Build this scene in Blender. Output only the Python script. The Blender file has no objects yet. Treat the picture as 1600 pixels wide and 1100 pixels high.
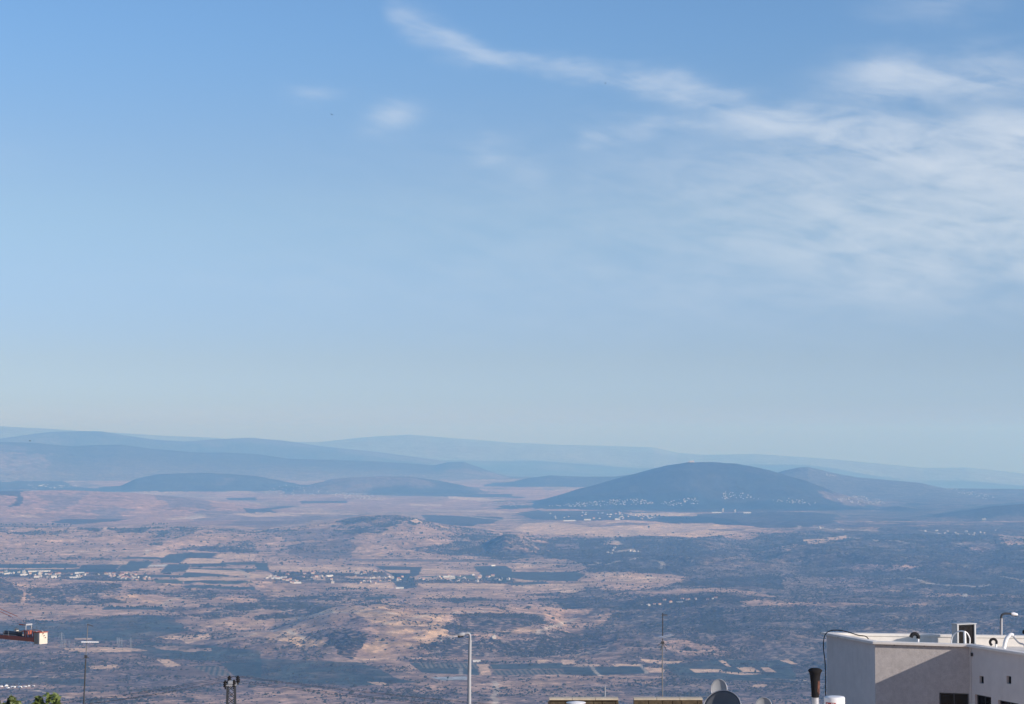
import bpy, bmesh, math, random
import numpy as np
from mathutils import Vector, Matrix
rng = np.random.default_rng(7)
random.seed(7)
S = bpy.context.scene
C = S.collection
R = math.radians

# ------------------------------------------------------------------ camera
F = 2986.0                      # focal length in pixels of the 1600 x 1100 photograph
HY = 690.0                      # row of the true horizon
PITCH = math.atan((HY - 550.0) / F)
cam = bpy.data.cameras.new('camera')
cam.sensor_width = 36.0
cam.lens = 36.0 * F / 1600.0
cam.clip_start = 1.0
cam.clip_end = 200000.0
camo = bpy.data.objects.new('camera', cam)
camo.rotation_euler = (math.pi / 2 + PITCH, 0, 0)
C.objects.link(camo)
S.camera = camo

# ------------------------------------------------------------------ world and sun
SUN_AZ = R(124.0)               # clockwise from the view direction (+Y): to the right, a little behind
SUN_EL = R(18.5)
w = bpy.data.worlds.new('World')
S.world = w
w.use_nodes = True
nt = w.node_tree
nt.nodes.clear()


class NG:
    """small helper to write node graphs as expressions"""
    def __init__(self, tree):
        self.t = tree

    def node(self, typ, **kw):
        n = self.t.nodes.new(typ)
        for k, v in kw.items():
            setattr(n, k, v)
        return n

    def link(self, a, b):
        self.t.links.new(a, b)

    def put(self, sock, v):
        if isinstance(v, bpy.types.NodeSocket):
            self.t.links.new(v, sock)
        else:
            sock.default_value = v

    def math(self, op, a, b=0.0, c=None, clamp=False):
        n = self.node('ShaderNodeMath', operation=op, use_clamp=clamp)
        self.put(n.inputs[0], a)
        self.put(n.inputs[1], b)
        if c is not None:
            self.put(n.inputs[2], c)
        return n.outputs[0]

    def sstep(self, v, a, b, lo=0.0, hi=1.0):
        n = self.node('ShaderNodeMapRange', interpolation_type='SMOOTHSTEP')
        self.put(n.inputs[0], v)
        n.inputs[1].default_value = a
        n.inputs[2].default_value = b
        n.inputs[3].default_value = lo
        n.inputs[4].default_value = hi
        return n.outputs[0]

    def noise(self, vec, scale, detail=4.0, rough=0.5, dist=0.0, lac=2.0):
        n = self.node('ShaderNodeTexNoise')
        self.put(n.inputs['Vector'], vec)
        n.inputs['Scale'].default_value = scale
        n.inputs['Detail'].default_value = detail
        n.inputs['Roughness'].default_value = rough
        n.inputs['Distortion'].default_value = dist
        n.inputs['Lacunarity'].default_value = lac
        return n.outputs['Fac']

    def mix(self, fac, a, b, blend='MIX'):
        n = self.node('ShaderNodeMix', data_type='RGBA', blend_type=blend)
        n.clamp_factor = True
        self.put(n.inputs[0], fac)
        self.put(n.inputs[6], a)
        self.put(n.inputs[7], b)
        return n.outputs[2]

    def xyz(self, x, y, z):
        n = self.node('ShaderNodeCombineXYZ')
        self.put(n.inputs[0], x)
        self.put(n.inputs[1], y)
        self.put(n.inputs[2], z)
        return n.outputs[0]

    def curve(self, v, pts, x0, x1, y0, y1):
        """piecewise smooth function of v through pts"""
        a = self.node('ShaderNodeMapRange')
        self.put(a.inputs[0], v)
        a.inputs[1].default_value = x0
        a.inputs[2].default_value = x1
        c = self.node('ShaderNodeFloatCurve')
        cu = c.mapping.curves[0]
        q = [((x - x0) / (x1 - x0), (y - y0) / (y1 - y0)) for x, y in pts]
        while len(cu.points) < len(q):
            cu.points.new(0.5, 0.5)
        for p, (x, y) in zip(cu.points, q):
            p.location = (x, y)
        c.mapping.update()
        self.link(a.outputs[0], c.inputs['Value'])
        return self.math('MULTIPLY_ADD', c.outputs[0], y1 - y0, y0)


g = NG(nt)
sky = g.node('ShaderNodeTexSky', sky_type='NISHITA')
sky.sun_disc = False
sky.sun_elevation = SUN_EL
sky.sun_rotation = SUN_AZ
sky.altitude = 600.0
sky.air_density = 1.0
sky.dust_density = 0.6
sky.ozone_density = 1.6
geo = g.node('ShaderNodeNewGeometry')          # world: Incoming = view direction
tc = g.node('ShaderNodeTexCoord')
sep = g.node('ShaderNodeSeparateXYZ')
g.link(tc.outputs['Generated'], sep.inputs[0])
dx, dy, dz = sep.outputs
az = g.math('MULTIPLY', g.math('ARCTAN2', dx, dy), 180 / math.pi)         # degrees right of north
el = g.math('MULTIPLY', g.math('ARCSINE', dz), 180 / math.pi)             # degrees above horizon


def PA(x, y=400):  # photograph column -> azimuth in degrees (used to give the clouds their bearing)
    return math.degrees(math.atan((x - 800) / F))


def PE(y):
    return math.degrees(math.atan((HY - y) / F))


# cirrus: streaks given by bearing and elevation, broken up by noise stretched along the wind
wv = g.xyz(g.math('MULTIPLY', az, 0.10), g.math('MULTIPLY', el, 0.30), 0.0)
warp = g.math('SUBTRACT', g.noise(wv, 3.0, 4, 0.55), 0.5)
warp2 = g.math('SUBTRACT', g.noise(wv, 11.0, 4, 0.6), 0.5)
elw = g.math('ADD', g.math('ADD', el, g.math('MULTIPLY', warp, 1.1)), g.math('MULTIPLY', warp2, 0.35))


def streak(pts, wid, amp):
    """pts: photo polyline of the centre line; wid: polyline of half widths in degrees; amp: strength along it"""
    P = [(PA(x), PE(y)) for x, y in pts]
    x0, x1 = P[0][0], P[-1][0]
    c = g.curve(az, P, x0, x1, 0.0, 16.0)
    wd = g.curve(az, [(PA(x), v) for x, v in wid], x0, x1, 0.0, 4.0)
    am = g.curve(az, [(PA(x), v) for x, v in amp], x0, x1, 0.0, 1.0)
    q = g.math('DIVIDE', g.math('SUBTRACT', elw, c), wd)
    m = g.math('POWER', 2.718, g.math('MULTIPLY', g.math('MULTIPLY', q, q), -1.0))
    inside = g.math('MULTIPLY', g.sstep(az, x0 - 0.1, x0 + 0.6), 1.0)
    return g.math('MULTIPLY', g.math('MULTIPLY', m, am), inside)


def puff(x, y, rx, ry, a, tilt=0.0):
    u = g.math('SUBTRACT', az, PA(x))
    v = g.math('SUBTRACT', g.math('SUBTRACT', elw, PE(y)), g.math('MULTIPLY', u, tilt))
    u = g.math('DIVIDE', u, rx * 0.0192)
    v = g.math('DIVIDE', v, ry * 0.0192)
    r2 = g.math('ADD', g.math('MULTIPLY', u, u), g.math('MULTIPLY', v, v))
    return g.math('MULTIPLY', g.math('POWER', 2.718, g.math('MULTIPLY', r2, -1.0)), a)


# light and air, tuned against the photograph
SKY_TINTS = [(0.3, (.77, .88, 1.55)), (1.3, (.67, .83, 1.44)), (2.6, (.665, .775, 1.23)), (7.3, (.83, .91, 1.13)), (12.9, (.79, 1.01, 1.30))]   # by elevation, degrees
SKY_STRENGTH = 0.096
CLOUD = (6.8, 7.4, 8.3)
SUN_E = 5.0
SUN_COL = (1.0, .90, .86)
EXPOSURE = 0.18
DENOISE = True
HAZE_COL = (.235, .53, 1.0)
HAZE_ABS = (.80, 1, 1)
HAZE_D = 6.8e-5
HAZE_G = 0.12
parts = [
    streak([(590, 5), (660, 45), (740, 78), (850, 98), (940, 112), (1040, 130), (1120, 158), (1250, 195), (1400, 225), (1500, 238), (1700, 250), (2000, 300)],
           [(590, .3), (700, .40), (800, .24), (930, .30), (1040, .42), (1120, .36), (1250, .44), (1400, .55), (1600, .8), (2000, 1.4)],
           [(590, .10), (660, .46), (740, .46), (820, .30), (880, .42), (930, .52), (1040, .68), (1120, .56), (1250, .66), (1400, .58), (1600, .52), (1800, .4), (2000, .3)]),
    streak([(900, 212), (960, 205), (1060, 190), (1160, 196), (1300, 215), (1420, 245), (1600, 300), (2000, 340)],
           [(900, .2), (960, .32), (1060, .3), (1160, .35), (1300, .6), (1420, .9), (1600, 1.2), (2000, 1.2)],
           [(900, .18), (960, .30), (1060, .36), (1160, .34), (1300, .42), (1420, .36), (1600, .36), (2000, .3)]),
    puff(1395, 130, 80, 32, .85), puff(1550, 132, 75, 40, .45), puff(1490, 145, 90, 22, .16),
    puff(1600, 215, 60, 26, .5), puff(930, 205, 26, 20, .22), puff(612, 180, 36, 20, .46, .15), puff(490, 143, 38, 14, .26),
    puff(765, 240, 35, 16, .28), puff(830, 265, 30, 30, .14), puff(1470, 15, 90, 26, .25),
    puff(1520, 310, 260, 90, .42), puff(1230, 275, 210, 45, .30), puff(1490, 380, 290, 65, .48, -.05), puff(1430, 445, 320, 45, .24),
    puff(1100, 370, 520, 150, .16), puff(400, 440, 350, 40, .04), puff(1900, 200, 260, 90, .4), puff(-500, 250, 300, 40, .3),
]
m = parts[0]
for p in parts[1:]:
    m = g.math('ADD', m, p)
# fibres: long along the streaks (which fall to the right), fine across them
rot = g.xyz(g.math('MULTIPLY', g.math('SUBTRACT', az, g.math('MULTIPLY', el, 1.0)), 0.16),
            g.math('MULTIPLY', g.math('ADD', el, g.math('MULTIPLY', az, 0.30)), 0.9), 3.1)
fib = g.noise(rot, 1.25, 9, 0.6, 0.8)
soft = g.noise(wv, 4.5, 5, 0.55, 0.4)
tex = g.math('ADD', g.math('MULTIPLY_ADD', g.sstep(fib, .32, .74), 0.55, 0.08), g.math('MULTIPLY', g.sstep(soft, .26, .72), 0.62))
m = g.math('MULTIPLY', m, tex, clamp=False)
m = g.math('MULTIPLY', g.math('SUBTRACT', 1.0, g.math('POWER', 2.718, g.math('MULTIPLY', m, -1.2))), 0.92)

up = g.node('ShaderNodeHueSaturation')
up.inputs['Saturation'].default_value = 1.0
g.link(sky.outputs[0], up.inputs['Color'])
tn = g.node('ShaderNodeValToRGB')
g.link(g.math('DIVIDE', el, 14.0, clamp=True), tn.inputs[0])
tn.color_ramp.interpolation = 'EASE'
for i, (e_, c_) in enumerate(SKY_TINTS):
    q_ = tn.color_ramp.elements[i] if i < 2 else tn.color_ramp.elements.new(e_ / 14.0)
    q_.position = e_ / 14.0
    q_.color = tuple(v_ / 1.6 for v_ in c_) + (1,)
base = g.mix(1.0, up.outputs[0], tn.outputs[0], 'MULTIPLY')
base = g.mix(1.0, base, (1.6, 1.6, 1.6, 1), 'MULTIPLY')
col = g.mix(m, base, CLOUD + (1,))
bg = g.node('ShaderNodeBackground')
g.link(col, bg.inputs['Color'])
bg.inputs['Strength'].default_value = SKY_STRENGTH
out = g.node('ShaderNodeOutputWorld')
g.link(bg.outputs[0], out.inputs[0])

sl = bpy.data.lights.new('sun', 'SUN')
sl.energy = SUN_E
sl.angle = R(0.5)
sl.color = SUN_COL
so = bpy.data.objects.new('sun', sl)
sdir = Vector((math.sin(SUN_AZ) * math.cos(SUN_EL), math.cos(SUN_AZ) * math.cos(SUN_EL), math.sin(SUN_EL)))
so.rotation_euler = sdir.to_track_quat('Z', 'Y').to_euler()
so.location = (0, 0, 60)
C.objects.link(so)

S.view_settings.view_transform = 'Standard'
S.view_settings.look = 'None'
S.view_settings.exposure = EXPOSURE
S.view_settings.gamma = 1.0
S.view_settings.use_curve_mapping = False
S.render.engine = 'CYCLES'
S.cycles.use_denoising = DENOISE
S.cycles.use_adaptive_sampling = False
S.cycles.max_bounces = 6
S.cycles.volume_bounces = 2
# ------------------------------------------------------------------ terrain
def _hash(ix, iy, s):
    h = (ix.astype(np.int64) * 374761393 + iy.astype(np.int64) * 668265263 + s * 1442695041) & 0x7fffffff
    h = ((h ^ (h >> 13)) * 1274126177) & 0x7fffffff
    h = (h ^ (h >> 16)) & 0xffff
    return h


def perlin(x, y, s=0):
    ix = np.floor(x); iy = np.floor(y)
    fx = x - ix; fy = y - iy
    u = fx * fx * fx * (fx * (fx * 6 - 15) + 10)
    v = fy * fy * fy * (fy * (fy * 6 - 15) + 10)
    def gr(jx, jy, ax, ay):
        a = _hash(jx, jy, s) * (2 * math.pi / 65536)
        return np.cos(a) * ax + np.sin(a) * ay
    n00 = gr(ix, iy, fx, fy); n10 = gr(ix + 1, iy, fx - 1, fy)
    n01 = gr(ix, iy + 1, fx, fy - 1); n11 = gr(ix + 1, iy + 1, fx - 1, fy - 1)
    return ((n00 * (1 - u) + n10 * u) * (1 - v) + (n01 * (1 - u) + n11 * u) * v) * 1.5


def fbm(x, y, wl, octs=4, s=0, gain=.5, ridged=False):
    t = 0; a = 1.0; n = 0
    for o in range(octs):
        q = perlin(x / wl + 17.3 * o, y / wl - 9.1 * o, s + o)
        if ridged:
            q = 1 - 2 * np.abs(q)
        t = t + a * q; n += a
        a *= gain; wl *= .5
    return t / n


def sm(v, a, b):
    t = np.clip((v - a) / (b - a), 0, 1)
    return t * t * (3 - 2 * t)


BASE_D = [0, 100, 300, 4000, 5000, 6500, 8000, 9500, 12000, 16000, 20000, 22000, 24500, 26500, 35000, 46000]
BASE_Z = [-4, -22, -56, -606, -608, -600, -590, -580, -545, -560, -550, -515, -476, -500, -620, -770]
# ridge lines: crest in photograph columns / rows, at its distance, with the length of the slope before and behind it
RIDGES = [
    ('far', [(-700, 690), (-300, 672), (0, 667), (60, 670), (130, 674), (250, 680), (330, 684), (420, 690), (500, 691), (560, 684), (600, 681), (640, 679), (690, 683), (800, 692), (870, 695), (950, 697), (1020, 699), (1060, 708), (1100, 711), (1180, 709), (1240, 713), (1300, 717), (1400, 725), (1440, 729), (1510, 729), (1600, 738), (1800, 744), (2300, 730)], 42000, 9000, 3500, 26),
    ('far', [(-700, 700), (-200, 690), (0, 686), (40, 680), (80, 675), (160, 674), (200, 681), (240, 687), (290, 690), (340, 686), (390, 684), (440, 688), (500, 697), (580, 705), (680, 718), (760, 735)], 33000, 4500, 2500, 18),
    ('hills', [(-700, 700), (-200, 694), (0, 690), (60, 692), (110, 697), (150, 695), (190, 695), (240, 701), (300, 706), (350, 707), (400, 709), (450, 716), (520, 718), (580, 720), (640, 724), (680, 727), (700, 722), (725, 722), (745, 729), (770, 738), (800, 748), (830, 756)], 26500, 2600, 2500, 14),
    ('hills', [(190, 758), (213, 747), (250, 740), (310, 738), (360, 740), (400, 743), (440, 751), (470, 757)], 21500, 900, 900, 8),
    ('hills', [(480, 758), (520, 748), (550, 746), (590, 744), (640, 745), (680, 750), (720, 758), (760, 768)], 20800, 900, 900, 8),
    ('hills', [(790, 756), (825, 747), (860, 743), (910, 745), (960, 745), (1010, 738), (1060, 738), (1130, 770)], 22500, 1000, 900, 8),
    ('mountain', [(800, 797), (830, 788), (860, 778), (900, 765), (950, 752), (1000, 738), (1040, 727), (1075, 722), (1110, 722), (1150, 724), (1200, 734), (1260, 751), (1300, 766), (1340, 779), (1380, 790), (1420, 797)], 17000, 1350, 1100, 13),
    ('hills', [(1130, 790), (1190, 745), (1225, 734), (1245, 730), (1262, 729), (1300, 738), (1340, 745), (1400, 750), (1440, 754), (1475, 762), (1520, 770), (1575, 781), (1640, 790)], 20500, 1900, 1200, 8),
    ('ground', [(1440, 808), (1500, 795), (1550, 787), (1600, 783), (1700, 778), (1900, 785), (2200, 800)], 14500, 900, 700, 7),
    ('ground', [(1040, 810), (1090, 806), (1150, 802), (1220, 799), (1270, 800), (1310, 804), (1350, 812)], 14300, 700, 700, 5),
    ('ground', [(-700, 825), (-200, 818), (0, 819), (140, 821), (300, 822), (400, 828), (480, 820), (530, 815), (570, 808), (620, 807), (655, 812), (700, 822), (780, 832), (840, 846)], 11500, 1750, 1500, 9),
    ('ground', [(-700, 760), (-200, 766), (0, 764), (100, 763), (200, 768), (300, 776), (400, 790), (480, 802)], 16500, 2500, 1500, 10),
    ('ground', [(740, 872), (770, 846), (790, 836), (815, 840), (850, 862), (880, 876)], 10300, 700, 600, 8),
    ('ground', [(1050, 908), (1100, 884), (1150, 868), (1200, 856), (1260, 850), (1330, 852), (1450, 862), (1600, 858), (1900, 850), (2200, 870)], 10000, 1500, 1200, 20),
    ('ground', [(950, 962), (1020, 950), (1100, 944), (1200, 939), (1300, 943), (1440, 941), (1600, 937), (1900, 930), (2200, 940)], 6650, 1600, 800, 13),
    ('ground', [(360, 1004), (400, 985), (450, 970), (520, 951), (600, 943), (700, 949), (760, 956), (850, 962), (930, 990), (990, 1015)], 6300, 900, 700, 10),
    ('ground', [(470, 1012), (500, 997), (520, 987), (545, 984), (570, 991), (600, 1008)], 5850, 420, 450, 4),
    ('ground', [(-300, 905), (0, 902), (60, 915), (150, 922), (280, 932), (400, 945)], 7700, 500, 600, 8),
]
MODE = {}


def height(X, Y, region=False):
    d = np.hypot(X, Y)
    p = 800 + F * X / np.maximum(Y, d * 0.2 + 1e-6)              # photograph column of that bearing
    z = np.interp(d, BASE_D, BASE_Z)
    X = np.asarray(X, float); Y = np.asarray(Y, float)
    # the town's hill rises unseen behind the viewer, added to cut sky light on shaded walls; the land right of the mountain falls away
    back = sm(-Y / np.maximum(d, 1), .05, .5)
    z = z * (1 - back) + back * np.interp(d, [0, 15, 60, 700, 1500, 4000, 46000], [-4, -3, 4, 110, 150, 120, 100])
    z = z - 380 * sm(p, 1250, 1420) * sm(d, 21500, 26500) * (1 - sm(d, 40000, 46000))
    far = sm(d, 4300, 6000)
    z = z + far * 15 * fbm(X, Y, 1500, 3, 11) * sm(d, 4300, 7000) * (1 - .6 * sm(d, 13000, 16000))
    reg = np.zeros(d.shape, np.int8)
    infront = sm(Y / np.maximum(d, 1), .55, .8)
    for i, (nm, pts, d0, wn, wf, rough) in enumerate(RIDGES):
        px = [a for a, b in pts]; py = [b for a, b in pts]
        sel = np.nonzero((d > d0 - 1.4 * wn) & (d < d0 + wf + .4 * wn) & (p > px[0] - 60) & (p < px[-1] + 60) & (infront > 0))
        if len(sel[0]) == 0:
            continue
        X_, Y_, d_, p_, z_ = X[sel], Y[sel], d[sel], p[sel], z[sel]
        dd = d0 + .10 * wn * 3 * fbm(X_, Y_ * .2, d0 * .12, 2, 40 + i)
        zt = -(np.interp(p_, px, py) - HY) / F * d0
        edge = sm(p_, px[0] - 60, px[0] + 10) * (1 - sm(p_, px[-1] - 10, px[-1] + 60)) * infront[sel]
        s = np.where(d_ < dd, 1 - sm(dd - d_, 0, wn), 1 - sm(d_ - dd, 0, wf))
        s = np.where(d_ < dd, s ** .9, s)
        wl = max(250, wn * .55)
        er = rough * 2.2 * (fbm(X_, Y_, wl, 4, 70 + i, .5, True) - .25) * np.clip(4 * s * (1 - s), 0, 1)
        tr = rough * .5 * fbm(X_, Y_, wl * .35, 3, 90 + i)
        zr = z_ + np.maximum(zt + tr - z_, 0) * s * edge + er * edge * sm(s, .02, .2)
        if region:
            reg[sel] = np.where((zr > z_ + 4) & (edge > .3), {'ground': 0, 'mountain': 1, 'hills': 2, 'far': 3}[nm], reg[sel])
        z[sel] = np.where(s * edge > 0.001, np.maximum(zr, z_ - 12), z_)
    # the scrub country on the right is cut by small valleys
    rt = far * sm(p, 820, 1000) * (1 - sm(p, 2000, 2400)) * infront * (1 - sm(d, 12500, 14500)) * sm(d, 4800, 5600)
    z = z + rt * 26 * (fbm(X, Y * .8, 900, 3, 24, .5, True) - .2)
    lt = far * (1 - sm(p, 800, 950)) * infront * (1 - sm(d, 7000, 7800)) * sm(d, 4900, 5600) + far * .8 * (1 - sm(p, 800, 950)) * infront * sm(d, 9600, 10300) * (1 - sm(d, 11500, 12500))
    z = z + lt * 15 * (fbm(X, Y * .7, 700, 3, 25, .5, True) - .2)
    z = z + far * 2.4 * fbm(X, Y, 260, 3, 23)
    if region:
        return z, reg
    return z


# polar grid: fine columns over the field of view, coarse elsewhere; rows spaced by apparent height
azs = np.concatenate([np.arange(-180, -20, 4.0), np.arange(-20, -16.2, .25), np.linspace(-16.2, 16.2, 800), np.arange(16.45, 20, .25), np.arange(20, 180, 4.0)])
azs = np.radians(azs)
ds = [0.0, 15, 30, 45, 60, 80, 100, 130, 170, 220, 300, 450, 700, 1000, 1500, 2000, 2600, 3200, 3700]
d = 3950.0
while d < 46000:
    ds.append(d)
    st = d * d / (600 * F) * 0.60 * (1.0 if d < 12000 else 1)
    cap = 26 if d < 13000 else (44 if d < 27500 else 170)
    d += max(5.0, min(st * 1.0, cap))
ds.append(46000.0)
ds = np.array(ds)
NA, ND = len(azs), len(ds)
DD, AA = np.meshgrid(ds, azs, indexing='ij')
GX = DD * np.sin(AA); GY = DD * np.cos(AA)
GZ, GREG = height(GX, GY, True)
cosp, sinp = math.cos(PITCH), math.sin(PITCH)


def project(X, Y, Z):
    fw = Y * cosp + Z * sinp
    upc = -Y * sinp + Z * cosp
    return 800 + F * X / fw, 550 - F * upc / fw


fine = np.where(np.abs(azs) < R(17))[0]
with np.errstate(all='ignore'):
    PXg, PYg = project(GX[:, fine], GY[:, fine], GZ[:, fine])
PXc = PXg[ND // 2]
r0 = int(np.searchsorted(ds, 3940))
# visibility: the running minimum of the photograph row over distance
PYmin = np.minimum.accumulate(np.where(np.arange(ND)[:, None] >= r0, PYg, 5000.0), axis=0)


def at(x, y):
    """the spot of the ground that is seen in column x, row y of the photograph -> (X, Y, Z)"""
    i = int(np.clip(np.searchsorted(PXc, x), 1, len(PXc) - 1))
    col = PYmin[:, i]
    j = int(np.searchsorted(-col, -y))            # first row with PY <= y
    j = min(max(j, r0 + 1), ND - 1)
    y0, y1 = col[j - 1], col[j]
    t = 0.0 if y0 - y1 < 1e-9 else np.clip((y0 - y) / (y0 - y1), 0, 1)
    dd = ds[j - 1] + (ds[j] - ds[j - 1]) * t
    a = azs[fine[0]] + 0.0
    t2 = np.clip((x - PXc[i - 1]) / (PXc[i] - PXc[i - 1]), 0, 1)
    a = azs[fine[i - 1]] * (1 - t2) + azs[fine[i]] * t2
    return dd * math.sin(a), dd * math.cos(a), ds_z(dd, a)


def ds_z(dd, a):
    """height of the built sheet (bilinear) at distance dd and bearing a"""
    j = int(np.clip(np.searchsorted(ds, dd), 1, ND - 1)); i = int(np.clip(np.searchsorted(azs, a), 1, NA - 1))
    u = (dd - ds[j - 1]) / (ds[j] - ds[j - 1]); v = (a - azs[i - 1]) / (azs[i] - azs[i - 1])
    return float((GZ[j - 1, i - 1] * (1 - v) + GZ[j - 1, i] * v) * (1 - u) + (GZ[j, i - 1] * (1 - v) + GZ[j, i] * v) * u)


def gz(x, y):
    return ds_z(math.hypot(x, y), math.atan2(x, y))


def gz_many(X, Y):
    d_ = np.hypot(X, Y); a = np.arctan2(X, Y)
    j = np.clip(np.searchsorted(ds, d_), 1, ND - 1); i = np.clip(np.searchsorted(azs, a), 1, NA - 1)
    u = (d_ - ds[j - 1]) / (ds[j] - ds[j - 1]); v = (a - azs[i - 1]) / (azs[i] - azs[i - 1])
    return (GZ[j - 1, i - 1] * (1 - v) + GZ[j - 1, i] * v) * (1 - u) + (GZ[j, i - 1] * (1 - v) + GZ[j, i] * v) * u


# ------------------------------------------------------------------ land cover (colour of the ground itself + how much scrub grows there)
TAN = (.43, .285, .205); PALE = (.66, .45, .30); GOLD = (.55, .37, .22); WHITE = (.70, .64, .55)
SCRUB = (.105, .090, .080); DARKSCRUB = (.050, .050, .046); FOREST = (.018, .027, .026); ORCH = (.036, .062, .060)
GREEN = (.055, .090, .062); PLOUGH = (.15, .108, .088); MAUVE = (.205, .150, .138); EARTH = (.40, .235, .175)
ROADC = (.50, .42, .33); ASPH = (.07, .07, .07); POND = (.34, .38, .40)
_fbm_full = fbm


def fbm(x, y, wl, octs=4, s=0, gain=.5, ridged=False):
    # on the whole sheet: only where the sheet is fine (the field of view); the rest stays 0
    if x is GX:
        t = np.zeros(GX.shape)
        i0, i1 = fine[0], fine[-1] + 1
        t[r0 - 2:, i0:i1] = _fbm_full(GX[r0 - 2:, i0:i1], GY[r0 - 2:, i0:i1], wl, octs, s, gain, ridged)
        return t
    return _fbm_full(x, y, wl, octs, s, gain, ridged)


n1 = fbm(GX, GY, 900, 4, 301); n2 = fbm(GX, GY, 260, 4, 302); n3 = fbm(GX, GY, 90, 3, 303); n4 = fbm(GX, GY, 3000, 3, 304)
LAND = np.zeros((ND, NA, 3)); DENS = np.zeros((ND, NA)); TILL = np.zeros((ND, NA))


def lay(mask, colr, dens):
    global LAND, DENS
    LAND = LAND * (1 - mask[..., None]) + np.array(colr) * mask[..., None]
    DENS = DENS * (1 - mask) + dens * mask


# base: dry grass, broken by patches of thorn scrub and thin stony soil
lay(np.ones((ND, NA)), TAN, .05)
lay(sm(n1 + .5 * n2, .02, .30) * .75, MAUVE, .25)
lay(sm(n2 + .7 * n3, .10, .40) * .65, SCRUB, .7)
lay(sm(-n2 + .6 * n3, .20, .48) * .5, GOLD, .05)
WXa = 1.0 * fbm(GX, GY, 420, 4, 311); WYa = 1.0 * fbm(GX, GY, 420, 4, 312)
WXb = fbm(GX, GY, 110, 3, 313); WYb = fbm(GX, GY, 110, 3, 314)


def poly_mask(pts, warp=0.0):
    P = np.array([at(x, y)[:2] for x, y in pts])
    dist = np.hypot(P[:, 0], P[:, 1]); aa = np.arctan2(P[:, 0], P[:, 1])
    mrg = warp * 1.2 + 30
    j0 = max(0, int(np.searchsorted(ds, dist.min() - mrg)) - 1); j1 = int(np.searchsorted(ds, dist.max() + mrg)) + 1
    da = mrg / dist.min()
    i0 = max(0, int(np.searchsorted(azs, aa.min() - da)) - 1); i1 = int(np.searchsorted(azs, aa.max() + da)) + 1
    sl = (slice(j0, j1), slice(i0, i1))
    X = GX[sl] + warp * (WXa[sl] * 1.0 + .5 * WXb[sl]); Y = GY[sl] + warp * 2.2 * (WYa[sl] + .5 * WYb[sl])
    ins = np.zeros(X.shape, bool)
    n = len(P)
    for k in range(n):
        xa, ya = P[k]; xb, yb = P[(k + 1) % n]
        if ya == yb:
            continue
        c = ((ya > Y) != (yb > Y)) & (X < (xb - xa) * (Y - ya) / (yb - ya) + xa)
        ins ^= c
    return sl, ins.astype(float)


def paint(colr, dens, polys, warp=0.0, a=1.0, brk=0.0):
    """brk: how far the patch is broken up by thin spots"""
    for pts in polys:
        sl, mk = poly_mask(pts, warp)
        if brk:
            mk = mk * (1 - brk + brk * sm(n3[sl] + .7 * n2[sl] + .1, -.25, .25))
        mk = mk * a
        j = rng.normal(0, .06) if not warp else 0.0
        c = np.array(colr) * (1 + j)
        LAND[sl] = LAND[sl] * (1 - mk[..., None]) + c * mk[..., None]
        DENS[sl] = DENS[sl] * (1 - mk) + dens * mk
        TILL[sl] = TILL[sl] * (1 - mk) + (mk if warp < 5 else 0)


def track(pts, wid=7.0, colr=ROADC, a=1.0, wob=0.0):
    P = [at(x, y)[:2] for x, y in pts]
    for (xa, ya), (xb, yb) in zip(P[:-1], P[1:]):
        da = np.array([math.atan2(xa, ya), math.atan2(xb, yb)]); dd = np.array([math.hypot(xa, ya), math.hypot(xb, yb)])
        mrg = 40 + wid
        j0 = max(0, int(np.searchsorted(ds, dd.min() - mrg))); j1 = int(np.searchsorted(ds, dd.max() + mrg)) + 1
        i0 = int(np.searchsorted(azs, da.min() - mrg / dd.min())); i1 = int(np.searchsorted(azs, da.max() + mrg / dd.min())) + 1
        sl = (slice(j0, j1), slice(i0, i1))
        X = GX[sl] + wob * WXb[sl]; Y = GY[sl] + wob * 2 * WYb[sl]
        L2 = (xb - xa) ** 2 + (yb - ya) ** 2 + 1e-9
        t = np.clip(((X - xa) * (xb - xa) + (Y - ya) * (yb - ya)) / L2, 0, 1)
        r = np.hypot(X - xa - t * (xb - xa), Y - ya - t * (yb - ya))
        # a track is never drawn thinner than the sheet can carry
        cell = np.maximum(np.gradient(ds)[sl[0]][:, None] * .55, wid)
        mk = (1 - sm(r, cell * .6, cell * 1.15)) * a
        LAND[sl] = LAND[sl] * (1 - mk[..., None]) + np.array(colr) * mk[..., None]
        DENS[sl] = DENS[sl] * (1 - mk)


# ---- broad zones
paint(SCRUB, .42, [[(820, 842), (960, 838), (1180, 842), (1320, 830), (1640, 815), (1700, 1100), (1000, 1100), (980, 1010), (900, 985), (870, 930), (930, 920), (1000, 922), (1070, 903), (940, 890), (850, 866)]], 160, .8)
paint(DARKSCRUB, .5, [[(1190, 835), (1330, 815), (1640, 812), (1640, 930), (1480, 925), (1260, 900), (1240, 860)], [(840, 840), (960, 838), (1100, 850), (1150, 862), (1100, 880), (1070, 902), (1000, 898), (940, 888), (870, 874), (850, 860)]], 160, .72, .35)
paint(SCRUB, .62, [[(1000, 960), (1100, 946), (1200, 948), (1440, 950), (1620, 945), (1620, 1060), (1280, 1075), (1180, 1040), (1050, 1025), (990, 1010)]], 110, .8, .3)
paint(MAUVE, .3, [[(-40, 1015), (250, 1010), (520, 1035), (640, 1070), (840, 1070), (1100, 1060), (1240, 1075), (1240, 1110), (-40, 1110)]], 120, .5, .4)
paint(FOREST, 0, [[(1430, 808), (1500, 796), (1550, 788), (1620, 782), (1620, 806), (1540, 811)]], 40, .9)
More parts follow.
